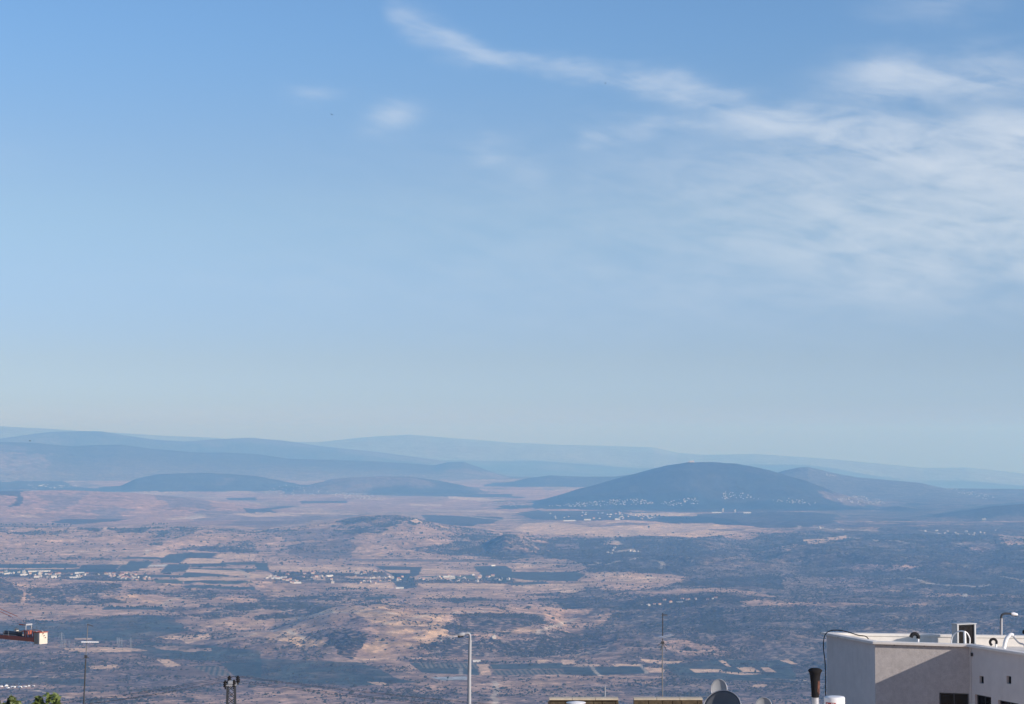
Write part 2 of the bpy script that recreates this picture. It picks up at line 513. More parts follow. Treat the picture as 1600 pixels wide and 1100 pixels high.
paint(TAN, .02, [[(-40, 905), (230, 905), (290, 925), (120, 912), (-40, 925)], [(-40, 835), (200, 835), (330, 850), (200, 868), (-40, 878)], [(-40, 948), (160, 945), (260, 955), (180, 963), (-40, 968)], [(560, 828), (700, 830), (760, 846), (680, 862), (560, 870), (540, 850)]], 90, .75, .3)
paint(GOLD, .10, [[(560, 950), (700, 962), (690, 985), (640, 1010), (600, 1028), (575, 1005), (575, 982)], [(430, 985), (500, 1003), (535, 1022), (480, 1028), (410, 1018), (390, 995)], [(400, 960), (560, 948), (560, 955), (430, 972)]], 70, .75, .75)

paint((.115, .092, .088), .35, [[(-40, 968), (250, 962), (420, 1000), (560, 1028), (670, 1066), (520, 1076), (-40, 1082)]], 120, .75, .4)
paint((.125, .100, .094), .4, [[(640, 1000), (900, 995), (1240, 1010), (1260, 1110), (640, 1110)]], 120, .55, .5)
paint(TAN, .02, [[(225, 858), (430, 862), (620, 872), (820, 880), (900, 925), (620, 926), (420, 920), (280, 916), (230, 900), (150, 880)]], 50, .85)
# ---- far flats and foot of the hills
paint(EARTH, 0, [[(120, 745), (210, 741), (230, 757), (320, 757), (330, 760), (200, 760), (130, 752)], [(540, 750), (800, 752), (860, 770), (900, 764), (860, 780), (770, 776), (690, 762)], [(0, 768), (140, 768), (360, 780), (480, 800), (420, 822), (120, 818), (-20, 815)], [(280, 765), (520, 772), (820, 782), (840, 800), (560, 800), (430, 785)]], 140, .8)
paint(MAUVE, 0, [[(60, 775), (130, 770), (120, 790), (80, 800)], [(240, 775), (330, 780), (330, 795), (260, 790)], [(145, 795), (200, 790), (190, 812), (150, 812)], [(400, 805), (510, 805), (500, 812), (440, 820), (330, 822)], [(300, 800), (400, 800), (390, 812), (310, 815)]], 120, .8)
paint(FOREST, .2, [[(-20, 752), (100, 751), (112, 760), (180, 763), (180, 768), (-20, 764)], [(-20, 764), (45, 766), (32, 790), (15, 793), (25, 776), (-20, 771)], [(355, 778), (400, 777), (400, 782), (358, 781)], [(470, 783), (540, 782), (545, 786), (470, 787)], [(380, 794), (440, 791), (465, 791), (420, 797), (440, 803), (385, 801)], [(80, 816), (100, 811), (200, 811), (180, 815), (120, 819)], [(660, 804), (790, 808), (770, 818), (665, 815)], [(440, 757), (820, 772), (820, 778), (440, 768)]], 40, .85)
paint(FOREST, .0, [[(800, 802), (840, 797), (950, 797), (1060, 803), (1150, 812), (1170, 822), (1050, 818), (1000, 813), (930, 813), (840, 812)], [(1020, 812), (1060, 806), (1180, 800), (1270, 800), (1310, 806), (1300, 818), (1180, 826), (1090, 820)], [(840, 787), (900, 776), (1130, 782), (1300, 790), (1380, 795), (1200, 800), (1060, 800), (860, 793)]], 60, .85)
paint(PALE, 0, [[(15, 806), (45, 804), (70, 809), (45, 809)], [(400, 800), (550, 802), (560, 805), (400, 803)], [(640, 787), (690, 788), (690, 791), (640, 790)], [(660, 795), (780, 798), (820, 802), (680, 800)], [(270, 812), (330, 808), (300, 806), (250, 810)], [(970, 801), (1085, 803), (1090, 806), (990, 806)], [(450, 756), (500, 757), (495, 763), (460, 762)], [(520, 762), (550, 759), (600, 762), (560, 764)], [(640, 766), (680, 767), (675, 770), (640, 769)], [(700, 775), (790, 781), (790, 784), (700, 779)], [(1310, 801), (1375, 797), (1380, 799), (1320, 805)], [(360, 803), (420, 800), (470, 806), (400, 808)]], 8, .75)
paint(EARTH, 0, [[(840, 797), (870, 795), (960, 797), (850, 799)], [(800, 755), (850, 765), (880, 768), (840, 780), (800, 775)]], 30, .8)

# ---- the middle plain
paint(PALE, 0, [[(825, 817), (870, 816), (925, 823), (925, 838), (820, 832), (803, 828)], [(925, 823), (1000, 820), (1065, 818), (1200, 826), (1150, 831), (1035, 830), (1035, 838), (925, 838)], [(1035, 830), (1150, 831), (1180, 833), (1110, 838), (1035, 838)]], 0, .85)
paint(TAN, 0, [[(1060, 817), (1110, 817), (1210, 826), (1150, 826)]], 20, .9)
paint(MAUVE, .1, [[(870, 822), (1040, 818), (1010, 821), (900, 823)], [(868, 850), (905, 848), (905, 858), (870, 858)], [(430, 832), (500, 825), (560, 835), (540, 842), (450, 846)], [(1105, 826), (1170, 826), (1160, 829), (1110, 829)]], 15, .8)
paint(PLOUGH, .15, [[(450, 852), (500, 846), (545, 842), (556, 856), (548, 872), (495, 874), (455, 866)]], 25, .85)
paint(DARKSCRUB, 1.0, [[(528, 815), (545, 809), (610, 812), (635, 808), (630, 816), (600, 826), (575, 818)], [(636, 812), (660, 813), (658, 820), (640, 821)], [(770, 842), (800, 836), (850, 860), (868, 868), (800, 876), (705, 869), (680, 862), (735, 858)], [(312, 853), (350, 851), (402, 853), (402, 863), (340, 863), (310, 860)], [(138, 824), (165, 826), (156, 831), (141, 829)], [(235, 848), (255, 846), (257, 851), (238, 851)], [(270, 824), (315, 827), (300, 832)], [(245, 829), (262, 830), (260, 835), (245, 834)], [(700, 849), (740, 847), (738, 852), (715, 853)]], 35, .9, .5)
paint(SCRUB, .9, [[(165, 825), (232, 826), (226, 833), (190, 832)], [(640, 856), (720, 850), (760, 858), (700, 868)], [(520, 826), (600, 828), (590, 834), (540, 834)], [(700, 840), (760, 836), (770, 842), (720, 846)]], 40, .8, .4)
paint(PALE, 0, [[(164, 823), (169, 824), (167, 831), (160, 828)], [(640, 813), (652, 811), (660, 817), (648, 818)]], 6, .9)

paint(TAN, .05, [[(400, 866), (430, 870), (500, 878), (540, 881), (480, 881), (400, 880)], [(600, 872), (700, 866), (780, 870), (760, 872), (640, 874)], [(913, 895), (960, 893), (1020, 900), (1068, 904), (1045, 915), (1000, 918), (950, 918), (925, 905)], [(960, 930), (1050, 922), (1120, 919), (1180, 924), (1205, 932), (1120, 925), (1050, 929)], [(1150, 940), (1180, 937), (1210, 944), (1170, 947)]], 25, .9, .15)
paint(PALE, .05, [[(915, 896), (958, 894), (1015, 901), (1062, 905), (1030, 910), (960, 910), (930, 904)], [(800, 905), (830, 906), (860, 912), (905, 913), (918, 922), (890, 928), (850, 922), (800, 920)], [(800, 880), (825, 880), (832, 888), (805, 890)], [(1252, 845), (1280, 841), (1325, 836), (1300, 845), (1265, 851)], [(1390, 922), (1425, 918), (1410, 925), (1395, 927)], [(938, 849), (955, 842), (970, 851), (940, 851)], [(240, 996), (330, 990), (330, 998), (300, 1006), (285, 1000)]], 20, .8, .2)
paint(WHITE, 0, [[(230, 882.5), (265, 882), (262, 885.5), (226, 885)]], 0, .9)
paint(FOREST, .6, [[(-20, 905), (8, 903), (22, 915), (38, 927), (30, 943), (-20, 945)], [(860, 938), (900, 932), (940, 936), (1000, 930), (1100, 931), (1180, 936), (1150, 946), (1010, 951), (930, 955), (880, 948)], [(1045, 915), (1100, 905), (1210, 900), (1230, 920), (1130, 918)], [(420, 893), (600, 894), (618, 910), (430, 911)], [(-20, 893), (180, 893), (235, 900), (242, 908), (150, 907), (-20, 901)], [(640, 905), (800, 904), (830, 911), (650, 911)]], 25, .8, .45)
paint(SCRUB, .9, [[(40, 930), (60, 920), (110, 917), (160, 930), (200, 940), (150, 945), (40, 943)], [(200, 920), (250, 922), (240, 928), (200, 927)], [(310, 944), (400, 942), (400, 951), (310, 950)], [(400, 930), (600, 930), (580, 947), (400, 950)], [(700, 935), (760, 930), (772, 938), (720, 941)], [(120, 917), (190, 916), (185, 925), (130, 926)], [(270, 920), (330, 921), (330, 926), (280, 926)]], 45, .85, .4)
paint(MAUVE, .4, [[(1305, 879), (1400, 886), (1460, 882), (1410, 891), (1340, 896)], [(1280, 902), (1330, 900), (1400, 918), (1370, 930), (1300, 918)], [(1500, 846), (1560, 850), (1540, 866), (1500, 860)], [(900, 940), (1000, 925), (1040, 930), (930, 945)]], 50, .75, .3)
paint(TAN, .15, [[(1190, 938), (1280, 942), (1350, 943), (1450, 940), (1450, 945), (1300, 949), (1215, 946)], [(1310, 880), (1380, 884), (1450, 882), (1400, 887)], [(1205, 858), (1240, 850), (1260, 852), (1230, 862)], [(1560, 836), (1600, 838), (1600, 849), (1565, 850)], [(1440, 925), (1600, 930), (1600, 935), (1440, 932)]], 30, .75, .4)

# ---- valley fields
paint(ORCH, 0, [[(-30, 881), (120, 881), (120, 887), (-30, 887)], [(-30, 889), (180, 889), (185, 893), (-30, 893)], [(200, 877), (240, 877), (225, 892), (180, 893), (190, 884)], [(205, 870), (250, 871), (255, 874), (180, 873)], [(265, 866), (300, 863), (280, 880), (250, 879), (252, 872)], [(262, 882), (300, 881), (290, 893), (250, 895)], [(340, 879), (400, 878), (400, 882), (345, 882)], [(300, 887), (400, 889), (400, 893), (300, 889)], [(290, 894), (360, 898), (358, 901), (285, 900)], [(235, 898), (315, 900), (310, 903), (235, 902)], [(290, 907), (345, 907), (350, 913), (290, 912)], [(290, 915), (400, 917), (400, 922), (350, 920), (285, 918)], [(400, 879), (418, 880), (422, 893), (400, 890)], [(740, 885), (790, 884), (800, 890), (800, 905), (790, 911), (752, 905), (750, 898)], [(570, 933), (610, 932), (618, 934), (570, 937)], [(800, 893), (900, 893), (914, 899), (900, 908), (830, 907), (800, 903)], [(165, 948), (255, 948), (258, 952), (160, 953)], [(790, 911), (850, 908), (860, 912), (800, 915)]], 4.5, .92)
paint((.028, .046, .046), 0, [[(130, 882), (190, 881), (180, 893), (120, 894)], [(295, 863), (340, 864), (330, 871), (355, 872), (350, 873), (290, 871)], [(300, 881), (345, 879), (360, 884), (300, 886)], [(585, 884), (660, 886), (655, 898), (640, 905), (620, 905), (612, 898)], [(615, 895), (640, 895), (652, 918), (625, 921), (612, 908)]], 4.5, .9)
paint(GREEN, 0, [[(240, 906), (290, 905), (285, 912), (245, 911)], [(345, 907), (380, 907), (400, 912), (350, 913)], [(0, 893), (60, 893), (60, 896), (0, 896)], [(660, 900), (740, 899), (745, 905), (650, 905)]], 0, .9)
paint(PALE, 0, [[(225, 865), (268, 864), (255, 870), (228, 869)], [(180, 876), (203, 876), (198, 882), (165, 882)], [(297, 872), (350, 873), (345, 880), (282, 880)], [(220, 888), (255, 888), (250, 891), (217, 891)], [(296, 889), (370, 892), (400, 897), (400, 904), (370, 900), (362, 899), (288, 893)], [(310, 902), (400, 902), (400, 906), (280, 907), (275, 903)], [(343, 865), (400, 866), (400, 876), (360, 873), (335, 871)], [(-30, 887), (118, 888), (118, 889), (-30, 889)], [(420, 884), (450, 884), (455, 892), (422, 890)], [(455, 885), (585, 886), (590, 891), (550, 895), (500, 894), (453, 893)], [(600, 890), (640, 891), (640, 896), (610, 895)], [(660, 888), (700, 889), (752, 895), (740, 898), (655, 896)], [(400, 897), (425, 897), (428, 903), (400, 903)], [(485, 900), (510, 901), (508, 907), (490, 905)], [(540, 900), (610, 902), (605, 905), (545, 904)], [(530, 912), (570, 911), (580, 919), (540, 919)], [(571, 911), (612, 911), (616, 919), (581, 919)], [(652, 912), (790, 912), (785, 920), (660, 918)], [(640, 901), (720, 903), (700, 906), (650, 906)]], 0, .9)
# ---- the near valley floor
paint(ORCH, .1, [[(-20, 976), (100, 974), (170, 964), (230, 961), (275, 967), (298, 985), (240, 998), (170, 1002), (80, 998), (-20, 985)], [(230, 1003), (300, 1008), (410, 1020), (410, 1035), (240, 1028), (190, 1015)], [(-20, 1060), (70, 1058), (140, 1060), (140, 1072), (80, 1069), (-20, 1070)], [(400, 1030), (560, 1036), (620, 1058), (660, 1065), (560, 1072), (400, 1062)], [(1040, 1036), (1130, 1030), (1240, 1032), (1240, 1066), (1060, 1060)]], 22, .85, .25)
paint(DARKSCRUB, 1.0, [[(705, 966), (745, 957), (850, 962), (860, 978), (790, 991), (720, 1000), (668, 1012), (650, 1006), (690, 985)], [(400, 962), (450, 953), (510, 951), (480, 961), (400, 970)]], 45, .85, .45)
paint(SCRUB, .9, [[(-20, 1025), (140, 1028), (170, 1050), (140, 1058), (-20, 1058)], [(640, 1010), (780, 1000), (900, 990), (960, 1010), (880, 1028), (700, 1026)], [(110, 1090), (300, 1084), (330, 1096), (120, 1104)], [(300, 962), (400, 945), (400, 958), (320, 970)]], 60, .75, .4)
paint((.020, .026, .026), 1.3, [[(508, 990), (540, 983), (572, 990), (568, 1013), (552, 1031), (530, 1026), (513, 1008)], [(1085, 950), (1125, 948), (1130, 985), (1100, 990)]], 25, .85, .2)
paint(ORCH, 0, [[(640, 1036), (745, 1036), (749, 1055), (660, 1051)], [(765, 1038), (880, 1036), (880, 1045), (770, 1046)], [(769, 1047), (880, 1046), (880, 1054), (772, 1055)], [(880, 1039), (935, 1042), (1000, 1040), (1012, 1052), (930, 1055), (880, 1054)], [(305, 1040), (340, 1040), (363, 1055), (335, 1056)], [(345, 1036), (410, 1034), (410, 1058), (366, 1055)]], 0, .9)
paint(PLOUGH, 0, [[(250, 1043), (303, 1042), (333, 1056), (240, 1055)]], 0, .8)
paint(PALE, 0, [[(100, 1013), (200, 1012), (232, 1017), (190, 1019), (110, 1018)], [(118, 997), (145, 997), (145, 999), (118, 999)], [(247, 1031), (265, 1030), (285, 1040), (262, 1042)], [(140, 1041), (185, 1038), (190, 1044), (145, 1046)], [(998, 1029), (1065, 1033), (1063, 1036), (1012, 1036)], [(1007, 1043), (1035, 1043), (1040, 1051), (1015, 1051)], [(875, 1030), (895, 1031), (900, 1037), (880, 1038)], [(840, 1031), (858, 1031), (850, 1036), (840, 1037)], [(900, 1038), (935, 1037), (937, 1041), (895, 1041)], [(955, 1037), (1000, 1038), (1002, 1041), (960, 1041)], [(1077, 1045), (1125, 1046), (1130, 1050), (1085, 1051)], [(1150, 1043), (1175, 1042), (1188, 1050), (1160, 1050)], [(1188, 1043), (1200, 1043), (1212, 1050), (1195, 1050)], [(1122, 1032), (1132, 1032), (1142, 1042), (1135, 1041)], [(1175, 1070), (1197, 1069), (1197, 1073), (1175, 1074)], [(1130, 1049), (1190, 1053), (1160, 1055), (1125, 1051)], [(745, 1038), (763, 1038), (769, 1055), (753, 1055)], [(575, 1065), (600, 1066), (612, 1071), (590, 1070)], [(1218, 1032), (1230, 1030), (1245, 1038), (1235, 1038)]], 3, .88)
paint(TAN, .12, [[(645, 1029), (730, 1028), (730, 1034), (650, 1032)], [(-20, 1070), (70, 1065), (85, 1075), (-20, 1078)], [(90, 1083), (300, 1078), (345, 1085), (180, 1092), (90, 1091)], [(400, 1072), (500, 1075), (560, 1090), (400, 1092)], [(640, 1068), (840, 1063), (840, 1082), (660, 1086)], [(840, 1056), (1040, 1058), (1050, 1068), (840, 1070)], [(1030, 1005), (1070, 1003), (1120, 1015), (1150, 1020), (1120, 1028), (1060, 1025)], [(860, 985), (905, 966), (960, 962), (920, 985)], [(730, 990), (800, 992), (860, 1000), (800, 1004), (740, 1002)], [(85, 1026), (115, 1024), (110, 1028), (88, 1028)], [(230, 1008), (330, 1012), (330, 1016), (250, 1014)], [(840, 950), (940, 946), (920, 960), (860, 968)]], 40, .75, .6)
paint(POND, 0, [[(672, 1058), (730, 1057), (731, 1062), (690, 1063)]], 0, .9)
paint(ASPH, 0, [[(545, 873.5), (620, 873.2), (700, 874.5), (800, 875), (800, 877.5), (640, 877.5), (540, 876)]], 4, .6)

# ---- tracks and roads
for t in [[(840, 991), (862, 980), (880, 973), (900, 966)], [(600, 975), (650, 965), (720, 957), (760, 955)], [(480, 1000), (430, 985), (400, 990), (360, 1000)], [(775, 1064), (776, 1082), (772, 1100)], [(700, 995), (735, 988), (800, 992)], [(460, 965), (540, 957), (620, 960)], [(0, 962), (60, 964), (150, 957)], [(1420, 903), (1435, 906), (1450, 911), (1480, 914), (1530, 916), (1600, 916)], [(1570, 901), (1595, 906), (1600, 909)]]:
    track(t, 8, ROADC, .75, 14)
for t in [[(255, 947), (262, 940), (275, 934), (300, 930)], [(1310, 838), (1340, 841), (1370, 845), (1500, 850), (1600, 850)], [(1270, 823), (1300, 828), (1370, 829)], [(1440, 829), (1480, 835), (1540, 836)], [(957, 838), (962, 845), (970, 850)], [(965, 862), (990, 858)], [(1018, 874), (1036, 880), (1034, 888)], [(1250, 822), (1246, 828)], [(1380, 905), (1440, 902)], [(820, 879), (860, 876.5), (930, 877.5), (938, 880), (925, 882), (860, 883.5), (822, 882)], [(100, 862), (230, 864), (232, 858)], [(370, 889), (385, 896), (388, 904)], [(640, 903), (770, 905)], [(420, 907), (530, 906), (640, 909)], [(1244, 1062), (1290, 1069)], [(1190, 1060), (1240, 1063)], [(880, 1041), (925, 1042), (930, 1050), (940, 1056)], [(716, 1036), (722, 1054)], [(1000, 1038), (1010, 1052)], [(0, 1076), (60, 1079), (110, 1090)], [(1000, 871), (930, 885)], [(720, 806), (860, 817)], [(290, 810), (312, 803)], [(300, 811), (318, 804)]]:
    track(t, 6, ROADC, .6, 8)
for t in [[(560, 874), (700, 877.5), (800, 878.5), (880, 879)], [(0, 1003), (120, 1002)]]:
    track(t, 6, ASPH, .7, 0)

# the land behind the mountain on the right, and at its foot
rr_ = ((GREG == 0) & (DD > 13600)).astype(float)
with np.errstate(all='ignore'):
    colm = 800 + F * np.tan(np.clip(AA, -1, 1))
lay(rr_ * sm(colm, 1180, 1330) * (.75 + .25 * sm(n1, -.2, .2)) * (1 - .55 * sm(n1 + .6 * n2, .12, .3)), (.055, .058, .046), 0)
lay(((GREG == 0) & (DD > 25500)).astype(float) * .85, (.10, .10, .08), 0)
# mountain sides and far ridges: oak and pine wood, some bare ground, plus painted mist and haze
hillm = ((GREG == 1)).astype(float)
lay(hillm * .94, (.022, .034, .032), .0)
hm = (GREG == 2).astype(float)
lay(hm * .9, (.036, .040, .032), 0)
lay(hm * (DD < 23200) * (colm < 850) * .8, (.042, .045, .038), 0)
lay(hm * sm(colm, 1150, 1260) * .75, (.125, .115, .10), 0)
lay(hm * (DD > 23300) * (colm < 850) * (1 - sm(DD, 24300, 25500)) * (.45 + .35 * sm(n4 + .5 * n1, -.2, .2)), (.26, .20, .165), 0)  # left ridge: mist at its foot put into a paler ground colour
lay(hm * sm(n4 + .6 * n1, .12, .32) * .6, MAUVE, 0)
paint(MAUVE, 0, [[(-20, 710), (85, 709), (75, 725), (40, 738), (-20, 735)], [(1290, 775), (1330, 772), (1420, 785), (1400, 792), (1310, 785)], [(760, 738), (800, 745), (795, 752), (770, 750)]], 160, .8, .3)
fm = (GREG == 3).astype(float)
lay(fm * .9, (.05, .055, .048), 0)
lay(fm * (DD > 37500) * .95, (.27, .25, .22), 0)  # farthest range paler: haze depth put into its colour
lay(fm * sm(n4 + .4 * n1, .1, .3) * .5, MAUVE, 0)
# parcels: strips of stubble, fallow and plough of different years
def parcels(sel, w_, l_, ang, amt, seed):
    global LAND
    ca, sa = math.cos(ang), math.sin(ang)
    wx = GX + 60 * WXa; wy = GY + 60 * WYa
    u = (wx * ca + wy * sa) / w_; v = (-wx * sa + wy * ca) / l_
    u = u + .37 * np.floor(v)
    h = _hash(np.floor(u), np.floor(v), seed) / 65536.0
    fu = np.abs(u - np.floor(u) - .5) * 2; fv = np.abs(v - np.floor(v) - .5) * 2
    edge = np.maximum(sm(fu, 1 - 20 / w_, 1 - 4 / w_), sm(fv, 1 - 20 / l_, 1 - 4 / l_))
    tone = 1 + (amt * (2 * h - 1) - .14 * edge) * (1 - .8 * TILL)
    LAND = LAND * (1 + (tone - 1) * sel)[..., None]


open_ = (LAND.mean(2) > .17).astype(float)
inv = np.zeros(GX.shape); inv[r0 - 2:, fine[0]:fine[-1] + 1] = 1
parcels(open_ * inv * (DD > 7600) * (DD < 10800) * sm(-colm, -900, -700), 190, 330, .35, .22, 601)
parcels(open_ * inv * (DD > 11500) * (DD < 27000) * (GREG == 0), 420, 620, -.25, .24, 602)
parcels(inv * (LAND[..., 0] < .062) * (LAND[..., 1] > LAND[..., 0] * 1.2), 130, 210, .25, .32, 603)
# rows of the striped orchard
for pts, per in (([(655, 1036), (745, 1036), (747, 1045), (662, 1044)], 13), ([(769, 1047), (880, 1046), (880, 1054), (772, 1055)], 14), ([(300, 1042), (340, 1040), (363, 1055), (335, 1056)], 15)):
    sl, mk = poly_mask(pts)
    st_ = .5 + .5 * np.sin((GX[sl] + .12 * GY[sl]) * 2 * math.pi / per)
    LAND[sl] = LAND[sl] * (1 - mk[..., None] * .9) + mk[..., None] * .9 * (np.array(ORCH) * (1 - st_[..., None]) + np.array((.24, .19, .14)) * st_[..., None])
for pts, per in (([(825, 823), (925, 823), (925, 838), (820, 832)], 75), ([(530, 912), (612, 911), (616, 919), (540, 919)], 60), ([(455, 885), (585, 886), (590, 891), (500, 894)], 55)):
    sl, mk = poly_mask(pts)
    st_ = sm(np.sin((GX[sl] - .25 * GY[sl]) * 2 * math.pi / per + 2 * WXb[sl]), .5, .95)
    LAND[sl] *= (1 - .16 * mk * st_)[..., None]
# stony streaks along the slopes, worn spots
n5 = fbm(GX * .28, GY, 95, 3, 305); n6 = fbm(GX, GY, 42, 2, 306)
nat = (1 - .6 * (LAND[..., 1] > LAND[..., 0] * 1.15)) * (1 - .85 * TILL)
LAND *= (1 + nat * (.50 * n5 + .50 * n6 + .28 * n3))[..., None]
# general mottling
LAND *= (1 + (.16 * n3 + .10 * n2) * (1 - .7 * TILL))[..., None]
LAND = np.clip(LAND, .01, .8)


def mat(name):
    m = bpy.data.materials.new(name)
    m.use_nodes = True
    m.node_tree.nodes.clear()
    q = NG(m.node_tree)
    b = q.node('ShaderNodeBsdfPrincipled')
    o = q.node('ShaderNodeOutputMaterial')
    q.link(b.outputs[0], o.inputs[0])
    return m, q, b


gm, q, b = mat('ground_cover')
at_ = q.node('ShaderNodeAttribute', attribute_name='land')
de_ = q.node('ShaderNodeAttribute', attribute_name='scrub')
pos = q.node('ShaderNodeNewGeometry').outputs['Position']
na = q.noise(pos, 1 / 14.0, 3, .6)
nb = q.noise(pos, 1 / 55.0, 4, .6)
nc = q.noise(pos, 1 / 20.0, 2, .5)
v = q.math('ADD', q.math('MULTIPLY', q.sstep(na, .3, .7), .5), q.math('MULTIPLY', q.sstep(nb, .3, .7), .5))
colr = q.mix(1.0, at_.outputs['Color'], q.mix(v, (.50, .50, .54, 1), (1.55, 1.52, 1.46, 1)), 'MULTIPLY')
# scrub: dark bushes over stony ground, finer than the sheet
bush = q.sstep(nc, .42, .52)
pale_soil = q.mix(1.0, colr, (2.7, 2.5, 2.3, 1), 'MULTIPLY')
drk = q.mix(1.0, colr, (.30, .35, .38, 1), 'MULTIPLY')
sc = q.mix(bush, pale_soil, drk)
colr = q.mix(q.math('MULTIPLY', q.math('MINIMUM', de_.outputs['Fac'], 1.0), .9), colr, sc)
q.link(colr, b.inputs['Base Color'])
b.inputs['Roughness'].default_value = .95
b.inputs['Specular IOR Level'].default_value = .1


def tag(o, label=None, cat=None, group=None, kind=None):
    if label: o['label'] = label
    if cat: o['category'] = cat
    if group: o['group'] = group
    if kind: o['kind'] = kind
    return o


def grid_object(name, sel, material, label):
    """faces of the sheet whose (row, column) is in sel, as one mesh"""
    jj, ii = np.nonzero(sel)
    i2 = (ii + 1) % NA
    quad = np.stack([jj * NA + ii, jj * NA + i2, (jj + 1) * NA + i2, (jj + 1) * NA + ii], 1)[:, ::-1]
    used, inv = np.unique(quad, return_inverse=True)
    co = np.stack([GX.ravel()[used], GY.ravel()[used], GZ.ravel()[used]], 1).astype(np.float32)
    me = bpy.data.meshes.new(name)
    n = len(quad)
    me.vertices.add(len(co)); me.vertices.foreach_set('co', co.ravel())
    me.loops.add(4 * n); me.loops.foreach_set('vertex_index', inv.ravel().astype(np.int32))
    me.polygons.add(n); me.polygons.foreach_set('loop_start', np.arange(0, 4 * n, 4, dtype=np.int32))
    me.update(calc_edges=True)
    me.polygons.foreach_set('use_smooth', np.ones(n, bool))
    a = me.attributes.new('land', 'FLOAT_COLOR', 'POINT')
    a.data.foreach_set('color', np.concatenate([LAND.reshape(-1, 3)[used], np.ones((len(used), 1))], 1).astype(np.float32).ravel())
    a = me.attributes.new('scrub', 'FLOAT', 'POINT')
    a.data.foreach_set('value', DENS.ravel()[used].astype(np.float32))
    me.materials.append(material)
    o = bpy.data.objects.new(name, me)
    C.objects.link(o)
    tag(o, label, kind='structure')
    return o


FR = GREG[:-1, :].copy()
okay = np.ones((ND - 1, NA), bool); okay[0, :] = True
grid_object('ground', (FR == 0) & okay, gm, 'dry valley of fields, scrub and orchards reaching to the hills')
grid_object('mountain', (FR == 1) & okay, gm, 'dark wooded dome shaped mountain rising alone from the plain')
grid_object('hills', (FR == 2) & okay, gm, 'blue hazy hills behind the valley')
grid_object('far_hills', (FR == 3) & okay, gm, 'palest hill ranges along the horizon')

# haze: even air round the camera and everything built
HZ_TOP = float(GZ.max()) + 40
HZ_BOT = float(GZ.min()) - 1.5
hm_ = bpy.data.materials.new('haze_air'); hm_.use_nodes = True
hm_.node_tree.nodes.clear()
q = NG(hm_.node_tree)
pv = q.node('ShaderNodeVolumePrincipled')
pv.inputs['Color'].default_value = HAZE_COL + (1,)
pv.inputs['Absorption Color'].default_value = HAZE_ABS + (1,)
pv.inputs['Density'].default_value = HAZE_D
pv.inputs['Anisotropy'].default_value = HAZE_G
o_ = q.node('ShaderNodeOutputMaterial')
q.link(pv.outputs[0], o_.inputs['Volume'])
bm = bmesh.new()
bmesh.ops.create_cube(bm, size=1.0)
hme = bpy.data.meshes.new('haze'); bm.to_mesh(hme); bm.free()
hme.materials.append(hm_)
ho = bpy.data.objects.new('haze', hme)
ho.scale = (95000, 95000, HZ_TOP - HZ_BOT)
ho.location = (0, 0, (HZ_TOP + HZ_BOT) / 2)
C.objects.link(ho)
tag(ho, 'blue summer haze filling the air over the whole valley', kind='stuff')

# ------------------------------------------------------------------ building helpers
def P(x, y, Y):
    """world point at forward distance Y seen in column x, row y of the photograph"""
    xc = (x - 800) / F; yc = (550 - y) / F
    k = Y / (cosp - yc * sinp)
    return Vector((xc * k, Y, (sinp + yc * cosp) * k))


def ray_plane(x, y, p0, n):
    dv = Vector(((x - 800) / F, cosp - (550 - y) / F * sinp, sinp + (550 - y) / F * cosp))
    return dv * (p0.dot(n) / dv.dot(n))


def link(name, me, m, parent=None, loc=None):
    if m is not None:
        me.materials.append(m)
    o = bpy.data.objects.new(name, me)
    C.objects.link(o)
    if parent is not None:
        o.parent = parent
    if loc is not None:
        o.location = loc
    return o


